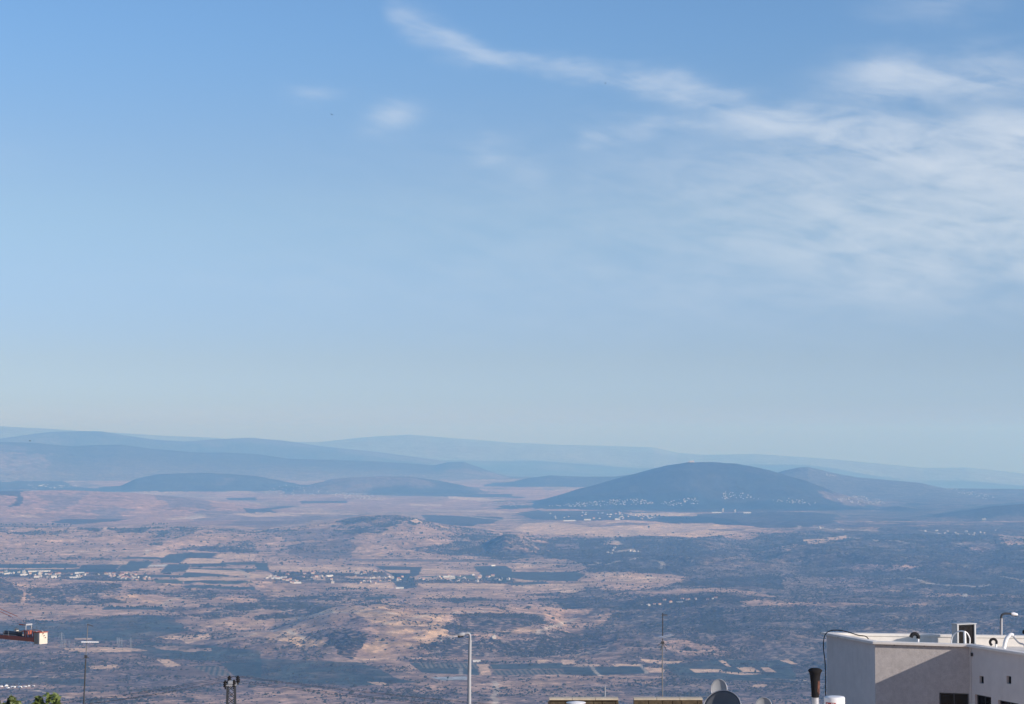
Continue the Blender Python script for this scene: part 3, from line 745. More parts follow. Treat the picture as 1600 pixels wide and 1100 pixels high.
class MB:
    """collects shapes (world or local coordinates) that become ONE mesh"""
    def __init__(self, smooth=False):
        self.v = []; self.f = []; self.smooth = smooth; self.sf = []

    def add(self, vs, fs, smooth=False):
        k = len(self.v)
        self.v += [tuple(a) for a in vs]
        self.f += [tuple(i + k for i in f) for f in fs]
        self.sf += [smooth] * len(fs)
        return self

    def box(self, c, s, rz=0.0, M=None):
        cx, cy, cz = c; hx, hy, hz = s[0] / 2, s[1] / 2, s[2] / 2
        vs = []
        for z in (-hz, hz):
            for x, y in ((-hx, -hy), (hx, -hy), (hx, hy), (-hx, hy)):
                vs.append(Vector((x * math.cos(rz) - y * math.sin(rz) + cx, x * math.sin(rz) + y * math.cos(rz) + cy, z + cz)))
        if M is not None:
            vs = [M @ q_ for q_ in vs]
        return self.add(vs, [(3, 2, 1, 0), (4, 5, 6, 7), (0, 1, 5, 4), (1, 2, 6, 5), (2, 3, 7, 6), (3, 0, 4, 7)])

    def tube(self, pts, r, n=8, caps=True):
        pts = [Vector(p) for p in pts]
        rs = r if isinstance(r, (list, tuple)) else [r] * len(pts)
        vs = []; fs = []
        up = None
        for i, p in enumerate(pts):
            t = (pts[min(i + 1, len(pts) - 1)] - pts[max(i - 1, 0)]).normalized()
            if up is None:
                up = t.orthogonal().normalized()
            a = (up - t * up.dot(t))
            a = a.normalized() if a.length > 1e-6 else t.orthogonal().normalized()
            up = a
            b_ = t.cross(a)
            for k in range(n):
                th = 2 * math.pi * k / n
                vs.append(p + (a * math.cos(th) + b_ * math.sin(th)) * rs[i])
        for i in range(len(pts) - 1):
            for k in range(n):
                fs.append((i * n + k, i * n + (k + 1) % n, (i + 1) * n + (k + 1) % n, (i + 1) * n + k))
        self.add(vs, fs, n > 5)
        if caps:
            self.add([vs[k] for k in range(n)], [tuple(range(n))[::-1]])
            self.add(vs[-n:], [tuple(range(n))])
        return self

    def lathe(self, prof, c=(0, 0, 0), n=24, M=None, smooth=True):
        """prof: list of (radius, z)"""
        vs = []; fs = []
        for r, z in prof:
            for k in range(n):
                th = 2 * math.pi * k / n
                q_ = Vector((r * math.cos(th), r * math.sin(th), z))
                vs.append((M @ q_ if M is not None else q_) + Vector(c))
        for i in range(len(prof) - 1):
            for k in range(n):
                fs.append((i * n + k, i * n + (k + 1) % n, (i + 1) * n + (k + 1) % n, (i + 1) * n + k))
        self.add(vs, fs, smooth)
        if prof[0][0] > 1e-4:
            self.add(vs[:n], [tuple(range(n))[::-1]])
        if prof[-1][0] > 1e-4:
            self.add(vs[-n:], [tuple(range(n))])
        return self

    def prism(self, poly, z0, z1):
        """poly: plan outline, counter clockwise"""
        n = len(poly)
        vs = [(x, y, z0) for x, y in poly] + [(x, y, z1) for x, y in poly]
        fs = [tuple(range(n))[::-1], tuple(range(n, 2 * n))] + [(k, (k + 1) % n, n + (k + 1) % n, n + k) for k in range(n)]
        return self.add(vs, fs)

    def mesh(self, name, origin=None):
        me = bpy.data.meshes.new(name)
        o = Vector(origin) if origin is not None else Vector((0, 0, 0))
        me.from_pydata([tuple(Vector(a) - o) for a in self.v], [], self.f)
        me.polygons.foreach_set('use_smooth', self.sf)
        me.update()
        return me

    def build(self, name, m, parent=None, bevel=0.0):
        o0 = parent.matrix_world.translation if parent is not None else None
        if parent is not None:
            base = Vector(parent.location)
            q_ = parent.parent
            while q_ is not None:
                base += Vector(q_.location); q_ = q_.parent
        else:
            base = Vector((0, 0, 0))
        o = link(name, self.mesh(name, base), m, parent)
        if bevel:
            b_ = o.modifiers.new('bevel', 'BEVEL'); b_.width = bevel; b_.segments = 2; b_.limit_method = 'ANGLE'
        return o


def empty(name, loc, label, cat, group=None):
    o = bpy.data.objects.new(name, None)
    o.location = loc
    o.empty_display_size = .3
    C.objects.link(o)
    return tag(o, label, cat, group)


def simple(name, col, rough=.6, metal=0.0, var=.15, scale=6.0, spec=.5, streak_=False, bump=0.0):
    m, q, b = mat(name)
    pos = q.node('ShaderNodeNewGeometry').outputs['Position']
    vec = pos
    if streak_:
        mp = q.node('ShaderNodeMapping')
        mp.inputs['Scale'].default_value = (1, 1, .12)
        q.link(pos, mp.inputs['Vector']); vec = mp.outputs[0]
    a = q.noise(vec, scale, 5, .6)
    c2 = q.noise(pos, scale * .23, 3, .5)
    v = q.math('ADD', q.math('MULTIPLY', q.sstep(a, .25, .75), .6), q.math('MULTIPLY', q.sstep(c2, .3, .7), .4))
    lo = tuple(x * (1 - var) for x in col) + (1,); hi = tuple(min(x * (1 + var), 1) for x in col) + (1,)
    q.link(q.mix(v, lo, hi), b.inputs['Base Color'])
    b.inputs['Roughness'].default_value = rough
    b.inputs['Metallic'].default_value = metal
    b.inputs['Specular IOR Level'].default_value = spec
    if bump:
        bp = q.node('ShaderNodeBump')
        bp.inputs['Strength'].default_value = .6
        bp.inputs['Distance'].default_value = bump
        q.link(a, bp.inputs['Height'])
        q.link(bp.outputs[0], b.inputs['Normal'])
    return m


def weathered(name, col, sc, bump, var):
    m = simple(name, col, .9, var=var, scale=sc, bump=bump)
    q = NG(m.node_tree)
    b = next(n_ for n_ in m.node_tree.nodes if n_.type == 'BSDF_PRINCIPLED')
    src = b.inputs['Base Color'].links[0].from_socket
    pos = q.node('ShaderNodeNewGeometry').outputs['Position']
    mp = q.node('ShaderNodeMapping'); mp.inputs['Scale'].default_value = (1, 1, .07)
    q.link(pos, mp.inputs['Vector'])
    st = q.sstep(q.noise(mp.outputs[0], 5.5, 4, .65), .50, .78)
    big = q.sstep(q.noise(pos, .55, 4, .6), .35, .75)
    f = q.math('MULTIPLY', st, q.math('MULTIPLY_ADD', big, .30, .08))
    c1 = q.mix(f, src, (.30, .27, .23, 1))
    c1 = q.mix(q.math('MULTIPLY', q.sstep(q.noise(pos, 1.3, 5, .6), .52, .62), .10), c1, (.72, .69, .64, 1))
    q.link(c1, b.inputs['Base Color'])
    return m


M = dict(
    plaster=weathered('white_plaster', (.66, .62, .57), 3.0, .004, .07),
    stucco=weathered('rough_stucco', (.50, .465, .425), 22.0, .012, .16),
    coping=simple('coping_paint', (.78, .74, .66), .7, var=.10, scale=4.0),
    roof=weathered('roof_coating', (.66, .63, .57), 2.5, .003, .18),
    black=simple('black_rubber', (.015, .015, .017), .7, spec=.2),
    white=simple('white_enamel', (.78, .78, .76), .35, var=.05),
    galv=simple('galvanised_steel', (.42, .43, .44), .45, metal=.35, var=.12),
    pole=simple('painted_pole', (.34, .35, .36), .5, var=.08),
    casing=simple('grey_casing', (.40, .41, .40), .5, var=.08),
    pylon=simple('dull_zinc', (.20, .21, .22), .6, metal=.2),
    masts=simple('weathered_mast', (.16, .165, .17), .6, metal=.3),
    dark=simple('dark_steel', (.055, .06, .065), .5, metal=.3),
    soot=simple('sooty_iron', (.016, .015, .015), .9, var=.4, scale=9, spec=.12),
    rust=simple('rusty_iron', (.10, .040, .024), .9, var=.5, scale=12),
    glass=simple('dark_glass', (.007, .007, .008), .25, var=.1, spec=.15),
    alu=simple('aluminium', (.62, .63, .64), .35, metal=.6, var=.06),
    dish=simple('dish_grey', (.32, .33, .33), .55, var=.06),
    dishd=simple('dish_shaded', (.115, .12, .125), .6, var=.10),  # shade on the large dish put into a darker grey
    stone=simple('mossy_stone', (.075, .056, .032), .95, var=.55, scale=14, bump=.02),
    pale_stone=simple('pale_coping_stone', (.48, .42, .32), .9, var=.2, scale=9),
    red=simple('red_crane_paint', (.36, .092, .052), .5, var=.15, scale=3),
    cream=simple('cream_concrete', (.60, .54, .44), .85, var=.10, scale=2),
    ballast=simple('shaded_concrete', (.34, .32, .25), .9, var=.2, scale=2),  # darker copy of the ballast concrete, shade put into its colour
    porcelain=simple('brown_insulator', (.040, .028, .024), .3),
    redlab=simple('red_label', (.42, .06, .05), .5, var=.05),
    labink=simple('label_print', (.75, .72, .70), .5, var=.05),
    foliage=simple('tree_leaf', (.085, .115, .026), .55, var=.75, scale=7.0),
    bark=simple('bark', (.11, .085, .06), .95, var=.3, scale=20),
    shed=simple('shed_roof', (.62, .60, .56), .7, var=.06, scale=.05),
    house=simple('house_render', (.50, .465, .42), .8, var=.06, scale=.05),
    house2=simple('house_sand', (.48, .41, .33), .85, var=.08, scale=.05),
    tile=simple('red_roof_tile', (.36, .16, .10), .85, var=.15, scale=.2),
    window=simple('window_dark', (.03, .035, .04), .2),
    bush=simple('scrub_oak', (.046, .046, .032), .9, var=.45, scale=.12, spec=.1),
    tree=simple('grove_tree', (.030, .042, .024), .9, var=.35, scale=.10, spec=.1),
    poly=simple('white_sheeting', (.80, .82, .84), .5, var=.05, scale=.1),
)

# ------------------------------------------------------------------ vegetation of the valley
def scatter_stuff(name, pts, scl, rot, material, label, sub=1, sq=.75):
    """blobs of scrub: one object, instanced on its own points"""
    me = bpy.data.meshes.new(name)
    n = len(pts)
    me.vertices.add(n); me.vertices.foreach_set('co', pts.astype(np.float32).ravel())
    a = me.attributes.new('size', 'FLOAT_VECTOR', 'POINT'); a.data.foreach_set('vector', scl.astype(np.float32).ravel())
    a = me.attributes.new('turn', 'FLOAT', 'POINT'); a.data.foreach_set('value', rot.astype(np.float32))
    o = link(name, me, material)
    ng = bpy.data.node_groups.new(name, 'GeometryNodeTree')
    ng.interface.new_socket('Geometry', in_out='INPUT', socket_type='NodeSocketGeometry')
    ng.interface.new_socket('Geometry', in_out='OUTPUT', socket_type='NodeSocketGeometry')
    N = ng.nodes; L = ng.links.new
    gi = N.new('NodeGroupInput'); go = N.new('NodeGroupOutput')
    ico = N.new('GeometryNodeMeshIcoSphere'); ico.inputs['Radius'].default_value = 1.0; ico.inputs['Subdivisions'].default_value = sub + 1
    sp = N.new('GeometryNodeSetPosition'); nz = N.new('ShaderNodeTexNoise'); nz.inputs['Scale'].default_value = 1.7
    vm = N.new('ShaderNodeVectorMath'); vm.operation = 'SUBTRACT'; vm.inputs[1].default_value = (.5, .5, .5)
    vs = N.new('ShaderNodeVectorMath'); vs.operation = 'SCALE'; vs.inputs['Scale'].default_value = 1.1
    L(nz.outputs['Color'], vm.inputs[0]); L(vm.outputs[0], vs.inputs[0]); L(vs.outputs[0], sp.inputs['Offset'])
    L(ico.outputs['Mesh'], sp.inputs['Geometry'])
    sm_ = N.new('GeometryNodeSetMaterial'); sm_.inputs['Material'].default_value = material
    L(sp.outputs[0], sm_.inputs['Geometry'])
    ip = N.new('GeometryNodeInstanceOnPoints')
    A1 = N.new('GeometryNodeInputNamedAttribute'); A1.data_type = 'FLOAT_VECTOR'; A1.inputs['Name'].default_value = 'size'
    A2 = N.new('GeometryNodeInputNamedAttribute'); A2.data_type = 'FLOAT'; A2.inputs['Name'].default_value = 'turn'
    cx = N.new('ShaderNodeCombineXYZ'); L(A2.outputs['Attribute'], cx.inputs['Z'])
    L(gi.outputs[0], ip.inputs['Points']); L(sm_.outputs[0], ip.inputs['Instance'])
    L(A1.outputs['Attribute'], ip.inputs['Scale']); L(cx.outputs[0], ip.inputs['Rotation'])
    L(ip.outputs[0], go.inputs[0])
    md = o.modifiers.new('scatter', 'NODES'); md.node_group = ng
    return tag(o, label, kind='stuff')


def sample(n, d0, d1, pw=2.0):
    d_ = (rng.random(n) * (d1 ** pw - d0 ** pw) + d0 ** pw) ** (1 / pw)
    a_ = np.radians(rng.uniform(-16, 16, n))
    return d_ * np.sin(a_), d_ * np.cos(a_), d_


def dens_at(X, Y):
    d_ = np.hypot(X, Y); a = np.arctan2(X, Y)
    j = np.clip(np.searchsorted(ds, d_), 1, ND - 1); i = np.clip(np.searchsorted(azs, a), 1, NA - 1)
    return DENS[j, i]


NB = 620000
bx, by, bd = sample(NB, 4050, 11500, 1.25)
cl = fbm(bx, by, 170, 3, 501)
de = dens_at(bx, by) * np.clip(.55 + 2.4 * cl, .06, 1.6)
keep = rng.random(NB) < de * .95
bx, by, bd = bx[keep], by[keep], bd[keep]
sz = np.exp(rng.normal(.0, .38, len(bx))) * 1.75 * (1 + .10 * np.clip((bd - 5500) / 1000, 0, 6))
S3 = np.stack([sz * rng.uniform(.8, 1.5, len(bx)), sz * rng.uniform(.8, 1.5, len(bx)), sz * rng.uniform(.55, .95, len(bx))], 1)
pts = np.stack([bx, by, gz_many(bx, by) + S3[:, 2] * .35], 1)
scatter_stuff('scrub', pts, S3, rng.random(len(bx)) * 6.28, M['bush'], 'dark scrub bushes dotting the stony slopes')

# trees that stand out one by one: rows, groves and single ones
def tree_mesh(k, tall=1.0):
    r = random.Random(40 + k)
    mb = MB()
    mb.tube([(0, 0, -.6), (0, 0, 2.0), (.2, .1, 4.0)], [.35, .28, .2], 6)
    bm = bmesh.new()
    for i in range(7):
        th = i * 2.4 + r.random(); rr = (0 if i == 0 else 1.5 * r.uniform(.6, 1.2))
        zc = 4.6 * tall + r.uniform(-1.2, 1.5) * tall
        res = bmesh.ops.create_icosphere(bm, subdivisions=2, radius=r.uniform(1.3, 2.2))
        for v_ in res['verts']:
            v_.co *= 1 + r.uniform(-.16, .16)
            v_.co.z *= .9 * tall
            v_.co += Vector((math.cos(th) * rr, math.sin(th) * rr, zc))
    mb.add([v_.co.copy() for v_ in bm.verts], [tuple(v_.index for v_ in f.verts) for f in bm.faces])
    bm.free()
    me = mb.mesh('valley_tree')
    me.materials.append(M['tree'])
    return me


TM = [tree_mesh(0), tree_mesh(1, 1.1), tree_mesh(2, 1.5), tree_mesh(3, .85)]


ORD = 'first second third fourth fifth sixth seventh eighth ninth tenth eleventh twelfth thirteenth fourteenth fifteenth sixteenth seventeenth eighteenth nineteenth twentieth'.split()
ORD += ['twenty-' + a for a in ORD[:9]] + ['thirtieth'] + ['thirty-' + a for a in ORD[:9]] + ['fortieth'] + ['forty-' + a for a in ORD[:9]] + ['fiftieth'] + ['fifty-' + a for a in ORD[:9]]


def plant(x, y, s, label, group, name='tree', k=None):
    X, Y_, Z = at(x, y)
    o = bpy.data.objects.new(name, TM[random.randrange(4) if k is None else k])
    o.location = (X, Y_, Z - .2); o.rotation_euler = (0, 0, random.uniform(0, 6.28))
    s *= .72
    o.scale = (s * random.uniform(.8, 1.3), s * random.uniform(.8, 1.3), s * random.uniform(.8, 1.2))
    C.objects.link(o)
    return tag(o, label, 'tree', group)


def tree_row(p0, p1, n, jit, s, label, group, k=None):
    """label: where the row is; each tree is told by its place in it"""
    if p0[0] > p1[0]:
        p0, p1 = p1, p0
    for i in range(n):
        t = (i + random.uniform(.1, .9)) / n
        plant(p0[0] + (p1[0] - p0[0]) * t, p0[1] + (p1[1] - p0[1]) * t + random.uniform(-jit, jit), s * random.uniform(.7, 1.4), ORD[i] + ' tree from the left ' + label, group, k=k)


tree_row((0, 821), (112, 822), 26, .5, 1.9, 'along the crest of the bare slope', 'trees along the bare crest at left')
tree_row((236, 820), (262, 820.5), 8, .6, 2.0, 'in the short clump on the bare crest', 'trees of the short clump on the crest')
tree_row((510, 921.5), (580, 922), 24, .5, 1.6, 'in the hedge under the middle village', 'hedge trees under the middle village')
tree_row((168, 950), (254, 950), 26, .9, 1.5, 'in the long narrow grove on the dry slope', 'trees of the narrow grove at left')
tree_row((430, 896), (600, 894), 30, 2.0, 1.6, 'among the houses of the middle village', 'trees among the houses of the middle village')
tree_row((615, 900), (650, 914), 22, 5.0, 1.7, 'in the square grove beside the middle village', 'trees of the square grove')
tree_row((655, 906), (790, 909), 30, 1.8, 1.5, 'in the belt beyond the square grove', 'trees of the long belt')
tree_row((1005, 807), (1080, 812), 16, .8, 2.6, 'on the plain edge below the domed mountain', 'trees at the edge of the plain')
tree_row((760, 1037), (840, 1036), 12, .6, 1.1, 'along the top edge of the orchard', 'trees along the striped orchard')
tree_row((900, 998), (960, 985), 12, 6, 1.0, 'on the dry slope beyond the farmhouse', 'trees on the dry slope right of the farmhouse')
tree_row((110, 975), (30, 972), 8, 1.5, 1.3, 'above the green groves behind the crane', 'trees behind the crane', 2)
tree_row((60, 1082), (330, 1082), 16, 3.5, .8, 'scattered in the dry grass lowest down', 'trees scattered in the dry grass')
tree_row((1120, 1052), (1200, 1056), 8, 2.0, 1.0, 'beside the pale plots in the green fields', 'trees beside the pale plots')
for x, y, s, lb in [(157, 946, 2.2, 'lone large tree at the left end of the narrow grove'), (1014, 826.5, 3.0, 'lone tree standing out on the pale plain'), (1239, 944, 2.0, 'lone dark tree on the pale crest strip'), (860, 823.5, 2.4, 'lone tree on the thin dark line across the pale plain'), (1135, 1049, 1.5, 'round tree at the corner of two pale plots'), (700, 1062, 1.1, 'lone tree just below the pale pond')]:
    plant(x, y, s, lb, None)

# ------------------------------------------------------------------ houses of the valley
def house_mesh(k):
    mb = MB()
    r = random.Random(90 + k)
    if k < 3:        # flat roofed block with stair head
        w_, d_, h_ = [(12, 10, 7), (15, 10, 4.5), (10, 10, 9.5)][k]
        mb.box((0, 0, h_ / 2 - 1), (w_, d_, h_ + 2))
        mb.box((0, 0, h_ + .45), (w_ + .6, d_ + .6, .3))
        mb.box((w_ * .2, d_ * .1, h_ + 1.7), (3.4, 3.0, 2.2))
    elif k == 3:     # long shed
        w_, d_, h_ = 46, 13, 4.2
        mb.box((0, 0, h_ / 2 - 1), (w_, d_, h_ + 2))
        mb.add([(-23.5, -7, h_), (23.5, -7, h_), (23.5, 7, h_), (-23.5, 7, h_), (-23.5, 0, h_ + 2), (23.5, 0, h_ + 2)], [(0, 1, 5, 4), (2, 3, 4, 5), (0, 4, 3), (1, 2, 5), (3, 2, 1, 0)])
    else:            # gabled house
        w_, d_, h_ = 13, 9, 5
        mb.box((0, 0, h_ / 2 - 1), (w_, d_, h_ + 2))
    me = mb.mesh('valley_house')
    me.materials.append(M['house2'] if k == 4 else (M['shed'] if k == 3 else M['house']))
    me.materials.append(M['window']); me.materials.append(M['tile'])
    base = len(me.polygons)
    bm = bmesh.new(); bm.from_mesh(me)
    def quad(vs, mi):
        f = bm.faces.new([bm.verts.new(v_) for v_ in vs]); f.material_index = mi
    if k != 3:
        n = 3
        for fl in range(max(1, int(h_ // 3.2))):
            for i in range(n):
                x = (i - 1) * w_ * .29; z = 1.1 + fl * 3.1
                for s in (-1, 1):
                    y = s * (d_ / 2 + .03)
                    q_ = [(x - .7, y, z), (x + .7, y, z), (x + .7, y, z + 1.3), (x - .7, y, z + 1.3)]
                    quad(q_ if s < 0 else q_[::-1], 1)
    if k == 4:
        e = .5
        A_ = [(-w_ / 2 - e, -d_ / 2 - e, h_), (w_ / 2 + e, -d_ / 2 - e, h_), (w_ / 2 + e, d_ / 2 + e, h_), (-w_ / 2 - e, d_ / 2 + e, h_), (-w_ / 2 - e, 0, h_ + 2.8), (w_ / 2 + e, 0, h_ + 2.8)]
        for f in ((0, 1, 5, 4), (2, 3, 4, 5), (0, 4, 3), (1, 2, 5), (3, 2, 1, 0)):
            quad([A_[i] for i in f], 2)
    bm.to_mesh(me); bm.free()
    return me


HM = [house_mesh(k) for k in range(5)]
HOUSES = []      # (apparent size, x, y, kind, scale, label, group, category)


def village(poly, n, kinds, label, group, cat='house', s=1.0):
    xs = [p[0] for p in poly]; ys = [p[1] for p in poly]
    k = 0; tries = 0
    while k < n and tries < n * 60:
        tries += 1
        x = random.uniform(min(xs), max(xs)); y = random.uniform(min(ys), max(ys))
        ins = False
        for (xa, ya), (xb, yb) in zip(poly, poly[1:] + poly[:1]):
            if (ya > y) != (yb > y) and x < (xb - xa) * (y - ya) / (yb - ya) + xa:
                ins = not ins
        if ins:
            HOUSES.append((x, y, random.choice(kinds), s * random.uniform(.75, 1.2), label, group, cat)); k += 1


village([(165, 897), (200, 896), (235, 903), (238, 908), (200, 907), (165, 901)], 44, [0, 1, 4, 4], 'in the dense right end of the left village', 'clustered houses of the left valley village')
village([(0, 893), (125, 894), (160, 897), (130, 905), (60, 903), (0, 898)], 38, [0, 1, 1, 4], 'among the sheds of the left village', 'scattered houses of the left valley village')
village([(425, 896), (600, 893), (640, 905), (600, 912), (440, 912)], 46, [0, 1, 4, 4, 4], 'in the middle valley village', 'houses of the middle valley village')
village([(650, 901), (760, 898), (800, 906), (750, 911), (660, 910)], 30, [0, 1, 4], 'in the belt beyond the square grove', 'houses in the right tree belt')
village([(975, 945), (1050, 936), (1130, 931), (1120, 940), (1060, 944), (980, 949)], 18, [0, 1, 4, 4], 'in the wooded hamlet on the right slope', 'houses of the wooded hamlet', s=.7)
village([(830, 803), (950, 799), (1050, 806), (1010, 812), (860, 810)], 46, [0, 1, 4, 1], 'in the wooded settlement below the domed mountain', 'houses of the wooded settlement', s=1.0)
village([(410, 899), (455, 901), (450, 906), (415, 905)], 5, [0, 1], 'at the left end of the middle village', 'farm blocks left of the middle village')
village([(40, 757), (120, 757), (120, 763), (45, 763)], 26, [1, 3], 'in the far settlement below the left ridge', 'roofs of the far settlement', s=.7)
village([(410, 768), (440, 757), (500, 760), (520, 772), (470, 778), (420, 776)], 60, [0, 1, 2], 'tiny white house of the far village', 'houses far village', s=.65)
village([(510, 771), (560, 771), (612, 779), (600, 783), (540, 779)], 80, [0, 1, 2], 'tiny white house of the far village', 'houses far village', s=.7)
village([(730, 781), (800, 782), (830, 792), (760, 790)], 40, [0, 1], 'tiny white house of the far village', 'houses far village', s=.56)
village([(850, 791), (900, 786), (975, 779), (1010, 780), (1025, 787), (960, 790), (900, 792)], 170, [0, 2, 4, 0, 1], 'tiny white house on the foot of the domed mountain', 'houses under the mountain', s=.58)
village([(1030, 786), (1075, 777), (1100, 780), (1095, 788), (1050, 791)], 50, [0, 2], 'tiny white house on the foot of the domed mountain', 'houses under the mountain', s=.56)
village([(1120, 775), (1135, 769), (1160, 770), (1190, 780), (1130, 780)], 44, [0, 2], 'tiny white house on the foot of the domed mountain', 'houses under the mountain', s=.58)
village([(1205, 780), (1240, 778), (1290, 788), (1265, 790), (1210, 783)], 34, [0, 2], 'tiny white house on the foot of the domed mountain', 'houses under the mountain', s=.56)
village([(1305, 779), (1340, 774), (1375, 780), (1385, 788), (1350, 789), (1315, 784)], 90, [0, 2, 2], 'tiny white house on the foot of the domed mountain', 'houses under the mountain', s=.58)
village([(1290, 741), (1306, 743), (1306, 746), (1292, 744)], 9, [0, 2], 'tiny white house on the far ridge', 'houses on the far ridge', s=.65)
village([(1465, 760), (1520, 768), (1560, 777), (1540, 780), (1490, 768)], 44, [0, 2], 'tiny white house on the far ridge', 'houses on the far ridge', s=.65)
village([(620, 742), (660, 740), (665, 745), (630, 746)], 12, [0, 2], 'tiny white house on the far ridge', 'houses on the far ridge', s=.65)
village([(1540, 748), (1548, 746), (1548, 750)], 4, [2], 'tiny white house on the far ridge', 'houses on the far ridge', s=1.8)
village([(1440, 828), (1540, 832), (1540, 838), (1450, 834)], 14, [0, 1], 'on the pale track of the right plateau', 'houses on the right plateau')
village([(1270, 822), (1370, 828), (1365, 831), (1275, 826)], 8, [0, 1], 'at the pale strip beyond the plain', 'houses at the pale strip')
village([(960, 828), (970, 826), (980, 842), (970, 846)], 2, [1], 'at the white track bend in the woods', 'houses at the white bend')
village([(940, 852), (1000, 856), (1000, 864), (950, 866)], 7, [0, 1], 'in the clearing of the wooded valley', 'houses in the clearing')

SPECIAL = [  # single buildings that stand out
    (62, 893.4, 3, (2.1, .8, 1.0), 0, 'long white shed roof topping the left valley village', 'shed'), (125, 896, 3, (.9, 1.3, 1.1), 0, 'white shed at the right end of the long shed row in the left valley village', 'shed'),
    (85, 902.8, 3, (.5, .9, 1.6), .1, 'bright square white shed at the lower edge of the left valley village', 'shed'), (118, 903, 3, (1.0, .8, 1.0), -.1, 'low white shed right of the bright square one', 'shed'),
    (38, 899, 3, (.7, .7, 1.0), .2, 'white shed behind trees near the left end of the left valley village', 'shed'), (58, 902.4, 3, (.5, .8, 1.1), 0, 'small pale shed left of the bright square shed', 'shed'),
    (12, 897, 3, (.8, .7, 1), .1, 'white shed at the very left end of the left valley village', 'shed'), (75, 898, 3, (.5, .6, 1), -.2, 'pale shed in the middle of the left valley village', 'shed'),
    (464, 911.5, 3, (.8, .9, 1.1), .1, 'white shed at the lower left edge of the middle valley village', 'shed'), (433, 904.5, 3, (1.0, .7, 1), 0, 'long pale shed left of the middle valley village', 'shed'),
    (515, 901, 3, (.7, .8, 1.2), .5, 'tilted white shed in the middle valley village', 'shed'), (701, 902, 3, (1.1, 1.2, 1.1), .15, 'large white shed in the tree belt right of the square grove', 'shed'),
    (625, 919.5, 3, (.7, .8, 1.0), 0, 'white shed at the foot of the square grove', 'shed'), (770, 884.5, 3, (.5, .8, 1.0), .6, 'white shed by the dark field right of the village belt', 'shed'),
    (771.5, 997.5, 0, (1.0, 1.0, 1.0), .3, 'lone white farmhouse on the bare knoll above the striped orchard', 'farmhouse'),
    (745, 1034.4, 3, (.45, .7, 1.0), 0, 'small white shed at the top corner of the striped orchard', 'shed'),
    (965, 812.2, 3, (.8, 1.0, 1.6), 0, 'white shed at the right end of the wooded settlement', 'shed'), (918, 813, 3, (1.0, 1.0, 1.6), 0, 'white shed block at the lower edge of the wooded settlement', 'shed'),
    (890, 814.2, 3, (1.8, .8, 1.2), 0, 'long pale shed on the edge of the plain', 'shed'), (928, 811, 4, (1.3, 1.3, 1.6), 0, 'red roofed building in the middle of the wooded settlement', 'building'),
    (1149, 800.5, 2, (1.2, 1.2, 2.0), 0, 'bright white tower block on the flat below the domed mountain', 'building'), (1130, 800, 2, (1.1, 1.1, 2.6), 0, 'dull grey silo tower left of the bright white block', 'silo'),
    (1168, 802, 3, (1.2, 1.2, 1.6), 0, 'white shed right of the bright white block', 'shed'), (1120, 801.5, 3, (1.6, 1.0, 1.3), 0, 'long pale shed left of the grey silo tower', 'shed'),
    (1538, 812.5, 1, (1.8, 1.8, 2.0), 0, 'white house group standing alone on the right plateau', 'building'), (1507, 932, 1, (1.2, 1.2, 1.4), 0, 'white house on the right above the scrub slope', 'house'),
    (1556, 829, 0, (.8, .8, .8), 0, 'small white house right of the pale track on the plateau', 'house'),
    (690, 1002, 0, (.5, .5, .5), 0, 'tiny hut on the slope below the dark wood', 'hut'),
]
for x, y, k, sc, rz, lb, cat in SPECIAL:
    X, Y_, Z = at(x, y)
    o = bpy.data.objects.new({'farmhouse': 'farmhouse', 'silo': 'silo', 'hut': 'hut', 'shed': 'shed', 'house': 'house'}.get(cat, 'building'), HM[k])
    o.location = (X, Y_, Z); o.rotation_euler = (0, 0, rz - math.atan2(X, Y_)); o.scale = sc
    C.objects.link(o); tag(o, lb, cat)

rows_ = []
for x, y, k, s, lb, gr_, cat in HOUSES:
    X, Y_, Z = at(x, y)
    rows_.append((math.hypot(X, Y_) / s, X, Y_, Z, k, s, lb, gr_, cat))
rows_.sort(key=lambda r: r[0])
near = [r for r in rows_ if not r[7].startswith(('houses far', 'houses under', 'houses on the far'))][:300]
rest = [r for r in rows_ if r not in near]
KIND = ['square white house', 'low white house', 'tall white house', 'pale shed', 'red roofed house']
count = {}
near.sort(key=lambda r: r[1] / r[2])
for _, X, Y_, Z, k, s, lb, gr_, cat in near:
    o = bpy.data.objects.new('shed' if k == 3 else 'house', HM[k])
    o.location = (X, Y_, Z); o.rotation_euler = (0, 0, random.choice([0, .3, 1.57, -.4, .8])); o.scale = (s, s, s)
    C.objects.link(o)
    i = count.get((lb, k), 0); count[(lb, k)] = i + 1
    tag(o, '%s %s from the left %s' % (ORD[i], KIND[k], lb), cat, gr_)
mb = bmesh.new()
for _, X, Y_, Z, k, s, lb, gr_, cat in rest:
    t_ = bmesh.new(); t_.from_mesh(HM[k])
    t_.transform(Matrix.Translation((X, Y_, Z)) @ Matrix.Rotation(random.uniform(-.6, .6), 4, 'Z') @ Matrix.Scale(s, 4))
    tmp = bpy.data.meshes.new('tmp'); t_.to_mesh(tmp); t_.free()
    mb.from_mesh(tmp); bpy.data.meshes.remove(tmp)
me = bpy.data.meshes.new('distant_houses'); mb.to_mesh(me); mb.free()
for m_ in HM[0].materials:
    me.materials.append(m_)
tag(link('distant_houses', me, None), 'white specks of the far villages under the mountain and on the ridges', kind='stuff')

# building on the summit of the domed mountain
c = P(1081, 722.5, 17000)
gzc = gz(c.x, c.y)
hb = MB().box((0, 0, 6), (40, 22, 26)).box((-26, 0, 3), (16, 18, 18)).box((14, 0, 21), (9, 9, 9)).mesh('summit_building')
o = link('summit_building', hb, M['house2'], None, (c.x, c.y, gzc)); tag(o, 'block of a monastery like building on the summit of the domed mountain', 'building')

